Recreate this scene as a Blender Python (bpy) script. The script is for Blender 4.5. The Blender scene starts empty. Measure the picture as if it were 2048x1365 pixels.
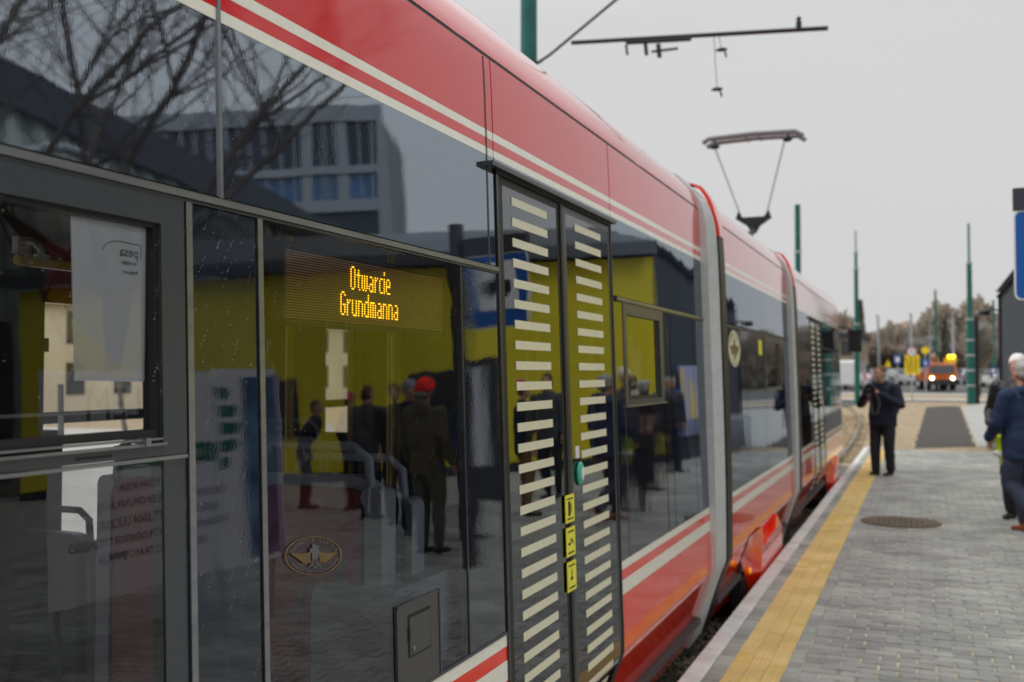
import bpy, bmesh, math, random
import numpy as np
from mathutils import Vector, Matrix
from math import sin, cos, pi, radians, sqrt
random.seed(7); rng = np.random.default_rng(7)
S = bpy.context.scene
COL = S.collection
# ------------------------------------------------------------------ camera
cam = bpy.data.cameras.new('camera'); co = bpy.data.objects.new('camera', cam); COL.objects.link(co)
cam.lens = 35; cam.sensor_width = 36; cam.clip_start = .05; cam.clip_end = 1500
co.location = (0, 0, 1.65)
co.rotation_euler = (radians(90 + 1.798), 0, radians(22.473))
cam.dof.use_dof = True; cam.dof.focus_distance = 2.6; cam.dof.aperture_fstop = 3.2
S.camera = co
# ------------------------------------------------------------------ sky
W = bpy.data.worlds.new('World'); S.world = W; W.use_nodes = True
nt = W.node_tree; nt.nodes.clear(); N = nt.nodes.new; L = nt.links.new
out = N('ShaderNodeOutputWorld'); sky = N('ShaderNodeTexSky'); sky.sky_type = 'NISHITA'; sky.sun_disc = False
sky.sun_elevation = radians(50); sky.sun_rotation = radians(254)
b1 = N('ShaderNodeBackground'); b1.inputs[1].default_value = .05; L(sky.outputs[0], b1.inputs[0])
tc = N('ShaderNodeTexCoord'); sx = N('ShaderNodeSeparateXYZ'); L(tc.outputs['Generated'], sx.inputs[0])
rp = N('ShaderNodeValToRGB'); L(sx.outputs[2], rp.inputs[0])
rp.color_ramp.elements[0].position = 0.0; rp.color_ramp.elements[0].color = (.66, .66, .655, 1)
rp.color_ramp.elements[1].position = .9; rp.color_ramp.elements[1].color = (1.75, 1.76, 1.78, 1)
e = rp.color_ramp.elements.new(.34); e.color = (.70, .70, .70, 1)
ns = N('ShaderNodeTexNoise'); ns.inputs['Scale'].default_value = 2.2; ns.inputs['Detail'].default_value = 4
mp = N('ShaderNodeMapping'); mp.inputs['Scale'].default_value = (1, 1, 3); L(tc.outputs['Generated'], mp.inputs[0]); L(mp.outputs[0], ns.inputs[0])
mr = N('ShaderNodeMapRange'); L(ns.outputs[0], mr.inputs[0]); mr.inputs[3].default_value = .97; mr.inputs[4].default_value = 1.04
b2 = N('ShaderNodeBackground'); L(rp.outputs[0], b2.inputs[0]); L(mr.outputs[0], b2.inputs[1])
mx = N('ShaderNodeMixShader'); mx.inputs[0].default_value = .94; L(b1.outputs[0], mx.inputs[1]); L(b2.outputs[0], mx.inputs[2]); L(mx.outputs[0], out.inputs[0])
sun = bpy.data.lights.new('sun', 'SUN'); sun.energy = 1.3; sun.angle = radians(25); sun.color = (1, .97, .92)
so = bpy.data.objects.new('sun', sun); COL.objects.link(so); so.rotation_euler = Vector((.62, .18, -.76)).to_track_quat('-Z', 'Y').to_euler()
S.view_settings.view_transform = 'Standard'; S.view_settings.look = 'None'; S.view_settings.exposure = 0; S.view_settings.gamma = 1
S.cycles.max_bounces = 10; S.cycles.transparent_max_bounces = 24; S.cycles.glossy_bounces = 4; S.cycles.caustics_reflective = False
S.cycles.caustics_refractive = False; S.cycles.sample_clamp_indirect = 4; S.cycles.use_denoising = True

# ------------------------------------------------------------------ materials
def mat(name, col, rough=.5, metal=0, ior=1.45, coat=0, var=0, vscale=8, bump=0, bscale=30, emit=0, col2=None, detail=4, wave=0, stretch=(1, 1, 1), hot=.5, wscale=3, trans=0, coord='Object', bdist=.01):
    m = bpy.data.materials.new(name); m.use_nodes = True; t = m.node_tree; n = t.nodes; l = t.links
    p = n['Principled BSDF']
    p.inputs['Base Color'].default_value = (*col, 1); p.inputs['Roughness'].default_value = rough
    p.inputs['Metallic'].default_value = metal; p.inputs['IOR'].default_value = ior; p.inputs['Coat Weight'].default_value = coat
    p.inputs['Coat Roughness'].default_value = .03
    if emit: p.inputs['Emission Color'].default_value = (*col, 1); p.inputs['Emission Strength'].default_value = emit
    if var or bump or wave or col2:
        c = n.new('ShaderNodeTexCoord'); mm = n.new('ShaderNodeMapping'); mm.inputs['Scale'].default_value = stretch
        if coord == 'World': gn = n.new('ShaderNodeNewGeometry'); l.new(gn.outputs['Position'], mm.inputs[0])
        else: l.new(c.outputs[coord], mm.inputs[0])
    if var or col2:
        a = n.new('ShaderNodeTexNoise'); a.inputs['Scale'].default_value = vscale; a.inputs['Detail'].default_value = detail; l.new(mm.outputs[0], a.inputs[0])
        r = n.new('ShaderNodeValToRGB'); l.new(a.outputs[0], r.inputs[0])
        r.color_ramp.elements[0].position = hot - .2; r.color_ramp.elements[1].position = hot + .2
        if col2: c1, c2 = col, col2
        else: c1 = [x * (1 - var) for x in col]; c2 = [min(1, x * (1 + var)) for x in col]
        r.color_ramp.elements[0].color = (*c1, 1); r.color_ramp.elements[1].color = (*c2, 1)
        l.new(r.outputs[0], p.inputs['Base Color'])
    nrm = None
    if wave:
        a = n.new('ShaderNodeTexNoise'); a.inputs['Scale'].default_value = wscale; a.inputs['Detail'].default_value = 1.5; l.new(mm.outputs[0], a.inputs[0])
        bb = n.new('ShaderNodeBump'); bb.inputs['Strength'].default_value = 1; bb.inputs['Distance'].default_value = wave
        l.new(a.outputs[0], bb.inputs['Height']); nrm = bb
    if bump:
        a = n.new('ShaderNodeTexNoise'); a.inputs['Scale'].default_value = bscale; a.inputs['Detail'].default_value = 3; l.new(mm.outputs[0], a.inputs[0])
        bb = n.new('ShaderNodeBump'); bb.inputs['Strength'].default_value = bump; bb.inputs['Distance'].default_value = bdist
        l.new(a.outputs[0], bb.inputs['Height'])
        if nrm: l.new(nrm.outputs[0], bb.inputs['Normal'])
        nrm = bb
    if nrm:
        l.new(nrm.outputs[0], p.inputs['Normal'])
        if coat: l.new(nrm.outputs[0], p.inputs['Coat Normal'])
    return m
def glass(name, tint, ior, wave=.0006, rough=.0, dirt=.0025):
    m = bpy.data.materials.new(name); m.use_nodes = True; t = m.node_tree; n = t.nodes; l = t.links; n.clear()
    o = n.new('ShaderNodeOutputMaterial'); tr = n.new('ShaderNodeBsdfTransparent'); tr.inputs[0].default_value = (*tint, 1)
    g = n.new('ShaderNodeBsdfGlossy'); g.inputs['Roughness'].default_value = rough; g.inputs[0].default_value = (.90, .96, 1, 1); fr = n.new('ShaderNodeFresnel'); fr.inputs[0].default_value = ior
    c = n.new('ShaderNodeTexCoord'); a = n.new('ShaderNodeTexNoise'); a.inputs['Scale'].default_value = 4; l.new(c.outputs['Object'], a.inputs[0])
    b = n.new('ShaderNodeBump'); b.inputs['Distance'].default_value = wave; l.new(a.outputs[0], b.inputs['Height'])
    for q in (g, fr): l.new(b.outputs[0], q.inputs['Normal'])
    x = n.new('ShaderNodeMixShader'); l.new(fr.outputs[0], x.inputs[0]); l.new(tr.outputs[0], x.inputs[1]); l.new(g.outputs[0], x.inputs[2])
    d = n.new('ShaderNodeBsdfDiffuse'); d.inputs[0].default_value = (.5, .5, .48, 1)
    a2 = n.new('ShaderNodeTexNoise'); a2.inputs['Scale'].default_value = 25; a2.inputs['Detail'].default_value = 6; l.new(c.outputs['Object'], a2.inputs[0])
    mr = n.new('ShaderNodeMapRange'); mr.inputs[1].default_value = .4; mr.inputs[2].default_value = .75; mr.inputs[3].default_value = 0; mr.inputs[4].default_value = dirt * 3; l.new(a2.outputs[0], mr.inputs[0])
    y = n.new('ShaderNodeMixShader'); l.new(mr.outputs[0], y.inputs[0]); l.new(x.outputs[0], y.inputs[1]); l.new(d.outputs[0], y.inputs[2]); l.new(y.outputs[0], o.inputs[0])
    return m
M = {}
M['black_panel'] = mat('black_panel', (.006, .008, .016), .012, ior=4.3, wave=.0008, wscale=2.4, bump=.005, bscale=110, bdist=.003, stretch=(1, 1.6, .6))
M['side_post_panel'] = mat('side_post_panel', (.006, .008, .014), .02, ior=1.8, wave=.0008, wscale=3, bump=.012, bscale=110, bdist=.003, stretch=(1, 1.6, .6))
M['black_glass'] = mat('black_glass', (.006, .006, .008), .02, ior=2.5, wave=.0010, wscale=4, bump=.02, bscale=120, bdist=.003)
M['red'] = mat('red_paint', (.66, .012, .016), .12, ior=1.2, coat=1, wave=.0010, wscale=3, bump=.02, bscale=140, bdist=.003)
M['bright_red'] = mat('bright_red_paint', (.84, .028, .004), .12, ior=1.25, coat=.8, wave=.001, wscale=4)
for q_ in ('black_panel', 'side_post_panel', 'black_glass'): M[q_].node_tree.nodes['Principled BSDF'].inputs['Specular Tint'].default_value = (.80, .90, 1.0, 1)
M['cream'] = mat('cream_stripe', (.84, .82, .70), .2, coat=.6, var=.03, vscale=30)
M['bar'] = mat('cream_bar', (.70, .67, .49), .35, var=.05, vscale=40)
M['alu'] = mat('brushed_aluminium', (.32, .33, .35), .34, metal=1, var=.12, vscale=40, stretch=(1, .1, 1), bump=.05, bscale=80)
M['alu_dark'] = mat('dark_anodised_trim', (.10, .105, .115), .32, metal=.9, var=.15, vscale=30)
M['frame'] = mat('grey_window_frame', (.030, .037, .046), .32, ior=1.7, var=.1, vscale=60, bump=.05, bscale=300, bdist=.002)
M['rubber'] = mat('black_rubber', (.012, .012, .014), .45, bump=.1, bscale=60)
M['bellow'] = mat('grey_bellows_fabric', (.52, .54, .53), .75, var=.08, vscale=20, bump=.15, bscale=120)
M['hatch'] = mat('hatch_metal', (.035, .034, .031), .38, ior=1.8, var=.12, vscale=30)
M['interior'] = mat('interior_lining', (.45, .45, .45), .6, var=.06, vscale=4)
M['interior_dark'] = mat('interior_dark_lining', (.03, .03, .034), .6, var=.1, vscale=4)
M['floor'] = mat('tram_floor', (.06, .06, .065), .6, var=.3, vscale=60)
M['seat_shell'] = mat('seat_shell_plastic', (.42, .47, .58), .35, var=.06, vscale=20)
M['fabric'] = mat('maroon_upholstery', (.26, .032, .045), .9, col2=(.38, .06, .065), vscale=5, stretch=(1, 3, .8), bump=.2, bscale=300)
M['leafprint'] = mat('grey_leaf_print', (.10, .12, .13), .9, var=.1)
M['yellow_pole'] = mat('yellow_handrail', (.75, .50, .02), .3, coat=.3, var=.03)
M['glass'] = glass('window_glass', (.74, .75, .75), 1.68)
M['glass_clear'] = glass('sliding_pane_glass', (.92, .92, .91), 1.55)
M['glass_low'] = glass('lower_pane_glass', (.62, .63, .64), 1.68)
M['glass_dark'] = glass('door_glass', (.46, .47, .48), 2.3, dirt=.002)
M['led'] = mat('led_dot', (1, .50, .015), .5, emit=2.6)
M['led_slat_glow'] = mat('led_slat', (.16, .085, .035), .6, var=.1, emit=.42)  # unlit slats glow faintly so the brown rows show through the glass
M['led_bed'] = mat('led_board', (.02, .017, .015), .5)
M['paper'] = mat('white_paper', (.72, .74, .78), .8, var=.03, vscale=3)
M['paper_warm'] = mat('folded_paper', (.75, .72, .60), .8, var=.04, vscale=3)
def thin_sheet(name, c, tr=.55):
    m = mat(name, c, .8, var=.03, vscale=3); n = m.node_tree.nodes; l = m.node_tree.links; p = n['Principled BSDF']
    t = n.new('ShaderNodeBsdfTranslucent'); t.inputs[0].default_value = (*c, 1); x = n.new('ShaderNodeMixShader'); x.inputs[0].default_value = tr
    l.new(p.outputs[0], x.inputs[1]); l.new(t.outputs[0], x.inputs[2]); l.new(x.outputs[0], n['Material Output'].inputs[0]); return m
M['paper'] = thin_sheet('white_paper', (.82, .86, .94), .15); M['paper_warm'] = thin_sheet('folded_paper', (.92, .90, .80), .15)
M['ink'] = mat('black_ink', (.015, .015, .02), .6, var=.05)
M['white'] = mat('white_plastic', (.72, .72, .72), .35, var=.03)
M['yellow_sticker'] = mat('yellow_sticker', (.80, .74, .05), .4, var=.04, vscale=40)
M['green_button'] = mat('green_button', (.03, .42, .26), .3, coat=.5, var=.05)
M['amber'] = mat('amber_reflector', (.95, .42, .01), .15, emit=.35, coat=1)  # reflector with a faint glow of its own painted in
M['tele'] = mat('rain_speck', (.75, .76, .78), .15, ior=1.5)
M['gold'] = mat('gold_print', (.17, .10, .02), .5, var=.1)
M['silver'] = mat('silver_print', (.11, .11, .12), .5, var=.1)
M['kerb'] = mat('kerb_concrete', (.58, .58, .55), .85, var=.16, vscale=4, bump=.35, bscale=120, detail=8, coord='World')
M['paver'] = mat('paver_grey', (.315, .32, .298), .82, var=.26, vscale=1.7, bump=.4, bscale=220, bdist=.004, detail=8, coord='World')
M['paver2'] = mat('paver_grey_dark', (.27, .275, .256), .82, var=.26, vscale=1.7, bump=.4, bscale=220, bdist=.004, detail=8, coord='World')
M['paver3'] = mat('paver_grey_light', (.36, .362, .335), .82, var=.26, vscale=1.7, bump=.4, bscale=220, bdist=.004, detail=8, coord='World')
M['sand'] = mat('joint_sand', (.62, .55, .40), .95, col2=(.22, .215, .18), vscale=3.2, hot=.5, detail=5, bump=.3, bscale=200)
M['tactile'] = mat('yellow_paver', (.58, .41, .14), .75, col2=(.74, .56, .24), vscale=2.6, bump=.3, bscale=180, detail=8, bdist=.004, coord='World')
M['tactile2'] = mat('yellow_paver_dirty', (.52, .40, .18), .8, col2=(.72, .50, .13), vscale=2.6, bump=.3, bscale=180, detail=8, bdist=.004, coord='World')
M['ballast'] = mat('dark_ballast', (.06, .055, .045), .9, col2=(.16, .14, .11), vscale=6, bump=.6, bscale=40, bdist=.03)
M['stone'] = mat('ballast_stone', (.16, .14, .11), .9, col2=(.34, .29, .22), vscale=3, bump=.5, bscale=60)
M['gravel'] = mat('tan_gravel', (.17, .13, .08), .95, col2=(.46, .36, .23), vscale=9, detail=9, bump=.8, bscale=14, bdist=.06)
M['mulch'] = mat('dark_soil', (.040, .036, .031), .95, col2=(.085, .076, .066), vscale=8, detail=8, bump=.8, bscale=20, bdist=.05)
M['asphalt'] = mat('asphalt', (.09, .09, .088), .85, var=.2, vscale=2, detail=8)
M['path'] = mat('far_paving', (.33, .33, .31), .85, var=.10, vscale=1.2, detail=8)
M['concrete'] = mat('pale_concrete', (.42, .41, .385), .85, var=.12, vscale=1, detail=8)
M['earth'] = mat('ground_soil_grass', (.10, .085, .05), .95, col2=(.085, .10, .05), vscale=.15, detail=8)
M['iron'] = mat('cast_iron', (.05, .045, .04), .6, metal=.4, col2=(.12, .085, .05), vscale=18, bump=.4, bscale=60)
M['rust'] = mat('worn_cover', (.16, .11, .055), .7, col2=(.07, .055, .04), vscale=30, detail=8, bump=.4, bscale=80)
M['rail'] = mat('steel_rail', (.28, .26, .24), .35, metal=.9, var=.2, vscale=5)
M['green_pole'] = mat('green_painted_steel', (.006, .115, .092), .38, var=.14, vscale=4, bump=.05, bscale=30)
M['grey_pole'] = mat('galvanised_steel', (.42, .44, .47), .5, metal=.3, var=.08, vscale=3)
M['dark_steel'] = mat('dark_steel', (.03, .034, .036), .4, metal=.6, var=.2, vscale=10)
M['alu_grey'] = mat('grey_steel', (.30, .33, .35), .4, metal=.7, var=.1, vscale=10)
M['head_grey'] = mat('pantograph_grey', (.16, .18, .19), .5, var=.1)
M['sign_blue'] = mat('sign_blue', (.0, .085, .36), .35, var=.03, vscale=10)
M['sign_white'] = mat('sign_white', (.75, .76, .78), .4, var=.02)
M['sign_yellow'] = mat('sign_yellow', (.85, .62, .01), .4, var=.03)
M['sign_red'] = mat('sign_red', (.5, .01, .015), .4, var=.03)
M['yellow_wall'] = mat('yellow_cladding', (.74, .62, .02), .5, var=.05, vscale=1.5)
M['clad'] = mat('grey_cladding', (.085, .10, .118), .45, var=.10, vscale=.8)
M['clad_dark'] = mat('anthracite_cladding', (.028, .034, .045), .45, var=.15, vscale=.8)
M['pale_clad'] = mat('pale_green_cladding', (.30, .34, .32), .5, var=.15, vscale=.6)
M['render_cream'] = mat('cream_render', (.62, .56, .42), .9, var=.1, vscale=.5, detail=6)
M['render_brown'] = mat('brown_render', (.30, .245, .18), .9, var=.12, vscale=.5, detail=6)
M['office_stone'] = mat('pale_stone_fins', (.27, .29, .32), .6, var=.08)
M['office_glass'] = mat('office_glass', (.02, .03, .05), .08, ior=1.6, var=.2, vscale=.3)
M['office_blue'] = mat('blue_office_glass', (.05, .14, .30), .15, ior=1.6, var=.2, vscale=.3)
M['win_dark'] = mat('dark_window_glass', (.02, .024, .03), .08, ior=1.6, var=.1)
M['fence_white'] = mat('pale_hoarding', (.52, .57, .60), .6, var=.05, vscale=.4)
M['bark'] = mat('tree_bark', (.055, .045, .036), .9, col2=(.11, .092, .07), vscale=4, bump=.5, bscale=10)
M['twig'] = mat('winter_twigs', (.29, .225, .18), .9, col2=(.37, .29, .225), vscale=.8)  # treeline twig colours, grey ones too, lightened to stand in for distance haze
M['twig_grey'] = mat('grey_winter_twigs', (.31, .29, .265), .9, col2=(.39, .37, .34), vscale=.8)
M['twig_green'] = mat('evergreen_needles', (.09, .095, .07), .9, col2=(.15, .15, .12), vscale=.8)
M['bush'] = mat('brown_undergrowth', (.36, .275, .215), .95, col2=(.25, .225, .18), vscale=.25, detail=8)  # undergrowth paled like the twigs, haze mixed into its colour
M['skin'] = mat('skin', (.50, .27, .19), .55, var=.08, vscale=30)
M['eye'] = mat('eye_dark', (.02, .015, .012), .2)
def cloth(n, c, c2=None, r=.85): M[n] = mat(n, c, r, col2=c2 or tuple(x * 1.5 for x in c), vscale=9, bump=.25, bscale=25, bdist=.01)
cloth('navy_coat', (.008, .012, .026)); cloth('navy_hood_coat', (.010, .022, .058)); cloth('black_puffer', (.012, .013, .017), r=.5)
cloth('dark_trousers', (.012, .014, .022)); cloth('navy_jeans', (.022, .030, .055)); cloth('grey_trousers', (.07, .07, .058)); cloth('brown_trousers', (.13, .075, .04))
cloth('brown_leather', (.22, .06, .018), r=.35); cloth('black_leather', (.008, .008, .009), r=.4); cloth('white_hair', (.62, .60, .57), r=.7); cloth('brown_hair', (.10, .055, .03), r=.7)
cloth('grey_hair', (.25, .24, .23), r=.7); cloth('red_knit', (.85, .012, .01)); cloth('magenta_knit', (.40, .01, .13)); cloth('grey_knit', (.20, .21, .23)); cloth('olive_vest', (.075, .062, .035))
cloth('blue_coat', (.01, .07, .30)); cloth('hi_vis', (.55, .85, .02)); cloth('reflective_tape', (.6, .6, .6)); cloth('shirt_blue', (.35, .45, .65)); cloth('grey_coat', (.05, .052, .06)); cloth('cream_scarf', (.45, .36, .25))
M['banner_white'] = mat('banner_white', (.85, .86, .88), .55, var=.03, vscale=3)
M['banner_green'] = mat('banner_green', (.012, .16, .06), .5, var=.05)
M['banner_blue'] = mat('banner_blue_picture', (.02, .06, .16), .5, col2=(.28, .58, .80), vscale=2.6, detail=3, hot=.58)
M['banner_ink'] = mat('banner_ink', (.10, .10, .12), .6)
M['lavender'] = mat('lavender_banner_edge', (.38, .40, .62), .6, var=.05)
M['car_white'] = mat('car_white_paint', (.68, .69, .70), .25, coat=1)
M['car_silver'] = mat('car_silver_paint', (.36, .38, .41), .3, metal=.4, coat=1)
M['truck_orange'] = mat('truck_orange_paint', (.50, .11, .01), .35, coat=.5, var=.08)
M['tyre'] = mat('tyre_rubber', (.015, .015, .016), .8)
M['headlight'] = mat('lit_headlight', (1, .86, .5), .3, emit=9)
M['beacon'] = mat('lit_beacon', (1, .78, .02), .3, emit=4)
M['tail'] = mat('tail_lamp', (.4, .01, .01), .2, coat=1)
M['clearglass'] = glass('car_glass', (.18, .2, .22), 1.6)

# ------------------------------------------------------------------ mesh helpers
class B:
    def __init__(s): s.v = []; s.f = []; s.sm = []; s.mi = []; s.cur = 0; s.hardq = []
    def add(s, vs, fs, smooth=False, mi=None):
        o = len(s.v); s.v += [tuple(map(float, p)) for p in vs]; s.f += [tuple(i + o for i in f) for f in fs]
        s.sm += [smooth] * len(fs); s.mi += [s.cur if mi is None else mi] * len(fs); return s
    def box(s, a, b, **k):
        x0, y0, z0 = [min(p, q) for p, q in zip(a, b)]; x1, y1, z1 = [max(p, q) for p, q in zip(a, b)]
        return s.add([(x0, y0, z0), (x1, y0, z0), (x1, y1, z0), (x0, y1, z0), (x0, y0, z1), (x1, y0, z1), (x1, y1, z1), (x0, y1, z1)],
                     [(0, 3, 2, 1), (4, 5, 6, 7), (0, 1, 5, 4), (1, 2, 6, 5), (2, 3, 7, 6), (3, 0, 4, 7)], **k)
    def cbox(s, a, b, c=.004, **k):      # box with chamfered top edges
        x0, y0, z0 = a; x1, y1, z1 = b
        vs = [(x0, y0, z0), (x1, y0, z0), (x1, y1, z0), (x0, y1, z0), (x0, y0, z1 - c), (x1, y0, z1 - c), (x1, y1, z1 - c), (x0, y1, z1 - c),
              (x0 + c, y0 + c, z1), (x1 - c, y0 + c, z1), (x1 - c, y1 - c, z1), (x0 + c, y1 - c, z1)]
        return s.add(vs, [(0, 3, 2, 1), (0, 1, 5, 4), (1, 2, 6, 5), (2, 3, 7, 6), (3, 0, 4, 7), (4, 5, 9, 8), (5, 6, 10, 9), (6, 7, 11, 10), (7, 4, 8, 11), (8, 9, 10, 11)], **k)
    def tube(s, pts, rs, n=8, cap=True, ell=None, **k):
        pts = [Vector(p) for p in pts]
        if not hasattr(rs, '__len__'): rs = [rs] * len(pts)
        vs = []; up = None
        for i, p in enumerate(pts):
            d = (pts[min(i + 1, len(pts) - 1)] - pts[max(i - 1, 0)]).normalized()
            if up is None: up = Vector((0, 0, 1)) if abs(d.z) < .9 else Vector((0, 1, 0))
            a = d.cross(up).normalized(); b = a.cross(d).normalized(); up = b
            for j in range(n):
                t = 2 * pi * j / n; vs.append(p + a * cos(t) * rs[i] + b * sin(t) * rs[i] * (ell or 1))
        fs = [(i * n + j, i * n + (j + 1) % n, (i + 1) * n + (j + 1) % n, (i + 1) * n + j) for i in range(len(pts) - 1) for j in range(n)]
        s.add(vs, fs, smooth=k.get('smooth', True))
        if cap: s.add([vs[j] for j in range(n)], [tuple(range(n))]); s.add([vs[-n + j] for j in range(n)], [tuple(reversed(range(n)))])
        return s
    def sphere(s, c, r, n=10, m=7, rot=None, **k):
        if not hasattr(r, '__len__'): r = (r, r, r)
        vs = []
        for i in range(1, m):
            for j in range(n):
                p = Vector((sin(pi * i / m) * cos(2 * pi * j / n) * r[0], sin(pi * i / m) * sin(2 * pi * j / n) * r[1], cos(pi * i / m) * r[2]))
                if rot: p = rot @ p
                vs.append(p + Vector(c))
        top = Vector((0, 0, r[2])); bot = -top
        if rot: top = rot @ top; bot = rot @ bot
        vs += [top + Vector(c), bot + Vector(c)]
        fs = [((i) * n + j, (i + 1) * n + j, (i + 1) * n + (j + 1) % n, i * n + (j + 1) % n) for i in range(m - 2) for j in range(n)]
        fs += [(len(vs) - 2, j, (j + 1) % n) for j in range(n)] + [(len(vs) - 1, (m - 2) * n + (j + 1) % n, (m - 2) * n + j) for j in range(n)]
        return s.add(vs, fs, smooth=True)
    def prism(s, poly, axis, a, b, **k):   # extrude 2-D polygon along axis 0/1/2
        def P(u, v, w): return {0: (w, u, v), 1: (u, w, v), 2: (u, v, w)}[axis]
        n = len(poly); vs = [P(u, v, a) for u, v in poly] + [P(u, v, b) for u, v in poly]
        return s.add(vs, [tuple(range(n)), tuple(reversed(range(n, 2 * n)))] + [(i, i + n, (i + 1) % n + n, (i + 1) % n) for i in range(n)], **k)
    def xf(s, mtx, start=0):
        for i in range(start, len(s.v)): s.v[i] = tuple(mtx @ Vector(s.v[i]))
        return s
    def mesh(s, name, mats, fix=True):
        me = bpy.data.meshes.new(name); me.from_pydata(s.v, [], s.f)
        for m in (mats if isinstance(mats, list) else [mats]): me.materials.append(M[m] if isinstance(m, str) else m)
        me.polygons.foreach_set('use_smooth', s.sm); me.polygons.foreach_set('material_index', s.mi)
        if fix and len(s.f) < 60000:
            bm = bmesh.new(); bm.from_mesh(me); bmesh.ops.recalc_face_normals(bm, faces=bm.faces); bm.to_mesh(me); bm.free()
        me.update(); return me
    def obj(s, name, mats, parent=None, fix=True, kind=None, label=None, loc=None):
        return link(name, s.mesh(name, mats, fix), parent, kind, label, loc)
def link(name, me, parent=None, kind=None, label=None, loc=None):
    o = bpy.data.objects.new(name, me); COL.objects.link(o)
    if parent: o.parent = parent
    if kind: o['kind'] = kind
    if label: o['label'] = label
    if loc is not None: o.location = loc
    return o
def thing(name, label, cat, loc=(0, 0, 0), rz=0, group=None):
    o = bpy.data.objects.new(name, None); COL.objects.link(o); o.location = loc; o.rotation_euler = (0, 0, rz); o.empty_display_size = .1
    o['label'] = label; o['category'] = cat
    if group: o['group'] = group
    return o
def tag(o, label, cat, group=None):
    o['label'] = label; o['category'] = cat
    if group: o['group'] = group
    return o
def text(name, s, size, m, parent, org, right, up, sx=1, off=.0006, align='CENTER', kind=None):
    cu = bpy.data.curves.new(name, 'FONT'); cu.body = s; cu.size = size; cu.align_x = align; cu.align_y = 'CENTER'; cu.resolution_u = 2
    t = bpy.data.objects.new('tmp', cu); COL.objects.link(t)
    me = bpy.data.meshes.new_from_object(t.evaluated_get(bpy.context.evaluated_depsgraph_get())); bpy.data.objects.remove(t)
    r = Vector(right).normalized(); u = Vector(up).normalized(); n = r.cross(u)
    mt = Matrix(((r.x * sx, u.x, n.x, 0), (r.y * sx, u.y, n.y, 0), (r.z * sx, u.z, n.z, 0), (0, 0, 0, 1)))
    me.transform(Matrix.Translation(Vector(org) + n * off) @ mt); me.materials.clear(); me.materials.append(M[m])
    me.name = name
    return link(name, me, parent, kind)

exec_parts = []
# ================================================================== GROUND
b = B(); b.add([(-400, -60, -.42), (400, -60, -.42), (400, 900, -.42), (-400, 900, -.42)], [(0, 1, 2, 3)])
b.obj('ground', 'earth', kind='structure')
def sheet(name, poly, z, m, kind='structure', thick=None):
    b = B()
    if thick: b.prism(poly, 2, z - thick, z)
    else: b.add([(x, y, z) for x, y in poly], [tuple(range(len(poly)))])
    return b.obj(name, m, kind=kind)
sheet('gravel_bed', [(-1.25, 22.9), (3.2, 24.6), (9, 60), (-60, 60), (-60, 30), (-12, -10), (-1.25, -10)], -.36, 'gravel', thick=.3)
sheet('track_bed', [(-1.24, -10), (-1.24, 22.4), (-4.2, 22.4), (-4.2, -10)], -.352, 'ballast')
# platform slab: body under the pavers
PL_END = 22.9
plat = sheet('platform', [(-1.12, -4), (-1.12, PL_END), (16, PL_END + 1), (16, -4)], -.0085, 'sand', thick=.3)
# far platform on the other side of the tram
far = sheet('opposite_platform', [(-5.1, -6), (-8.6, -6), (-8.6, 26), (-5.1, 26)], -.05, 'concrete', thick=.3)
b = B(); b.box((-5.75, -6, -.049), (-5.45, 26, -.044)); b.obj('yellow_line', 'tactile', far)
# kerb stones
kb = None
y = 1.0
while y < 22.6:
    k = B(); k.cbox((-1.242, 0, -.40), (-1.128, .994, 0), .012)
    me = kb or k.mesh('kerb_stone', 'kerb'); kb = me
    o = link('kerb_stone', me, plat, loc=(random.uniform(-.002, .002), y, random.uniform(-.002, .002))); y += 1.0
k = B(); k.cbox((-1.242, 23.0, -.40), (-.70, 23.2, .02), .02); k.obj('end_kerb', 'kerb', plat)
# grey edge blocks either side of the tactile strip
def block_mesh(nm, w, l, c=.004, m='paver', d=.08):
    k = B(); k.cbox((-w / 2, -l / 2, -d), (w / 2, l / 2, 0), c); return k.mesh(nm, m)
eb = [block_mesh('edge_block', .088, .097, m=x) for x in ('paver', 'paver2', 'paver3')]
eb2 = [block_mesh('edge_block', .074, .097, m=x) for x in ('paver', 'paver2', 'paver3')]
far_b = B()
y = 4.05
while y < 22.8:
    for xc, lib, w in ((-1.077, eb, .088), (-.695, eb2, .074)):
        if y < 11: link('edge_block', random.choice(lib), plat, loc=(xc, y, random.uniform(-.0025, .001)))
        else: far_b.box((xc - w / 2, y - .0485, -.08), (xc + w / 2, y + .0485, random.uniform(-.0025, .001)))
    y += .1
far_b.obj('distant_edge_block', 'paver', plat, kind='stuff')
# yellow ribbed blocks, three rows
def ribbed(nm, m):
    k = B(); w, l = .0965, .197; prof = []; nr = 4
    prof.append((-w / 2, -.08)); prof.append((-w / 2, -.003))
    for i in range(nr):
        x0 = -w / 2 + w * (i + .18) / nr; x1 = -w / 2 + w * (i + .82) / nr
        prof += [(x0, -.003), (x0 + .004, .0025), (x1 - .004, .0025), (x1, -.003)]
    prof += [(w / 2, -.003), (w / 2, -.08)]
    k.prism(prof, 1, -l / 2, l / 2); return k.mesh(nm, m)
tb = [ribbed('tactile_block', 'tactile'), ribbed('tactile_block', 'tactile'), ribbed('tactile_block', 'tactile2')]
for r in range(3):
    y = 4.1 + (r % 2) * .1
    while y < 22.8:
        link('tactile_block', random.choice(tb), plat, loc=(-.984 + r * .0995, y, random.uniform(-.002, .0015))); y += .2
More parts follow.
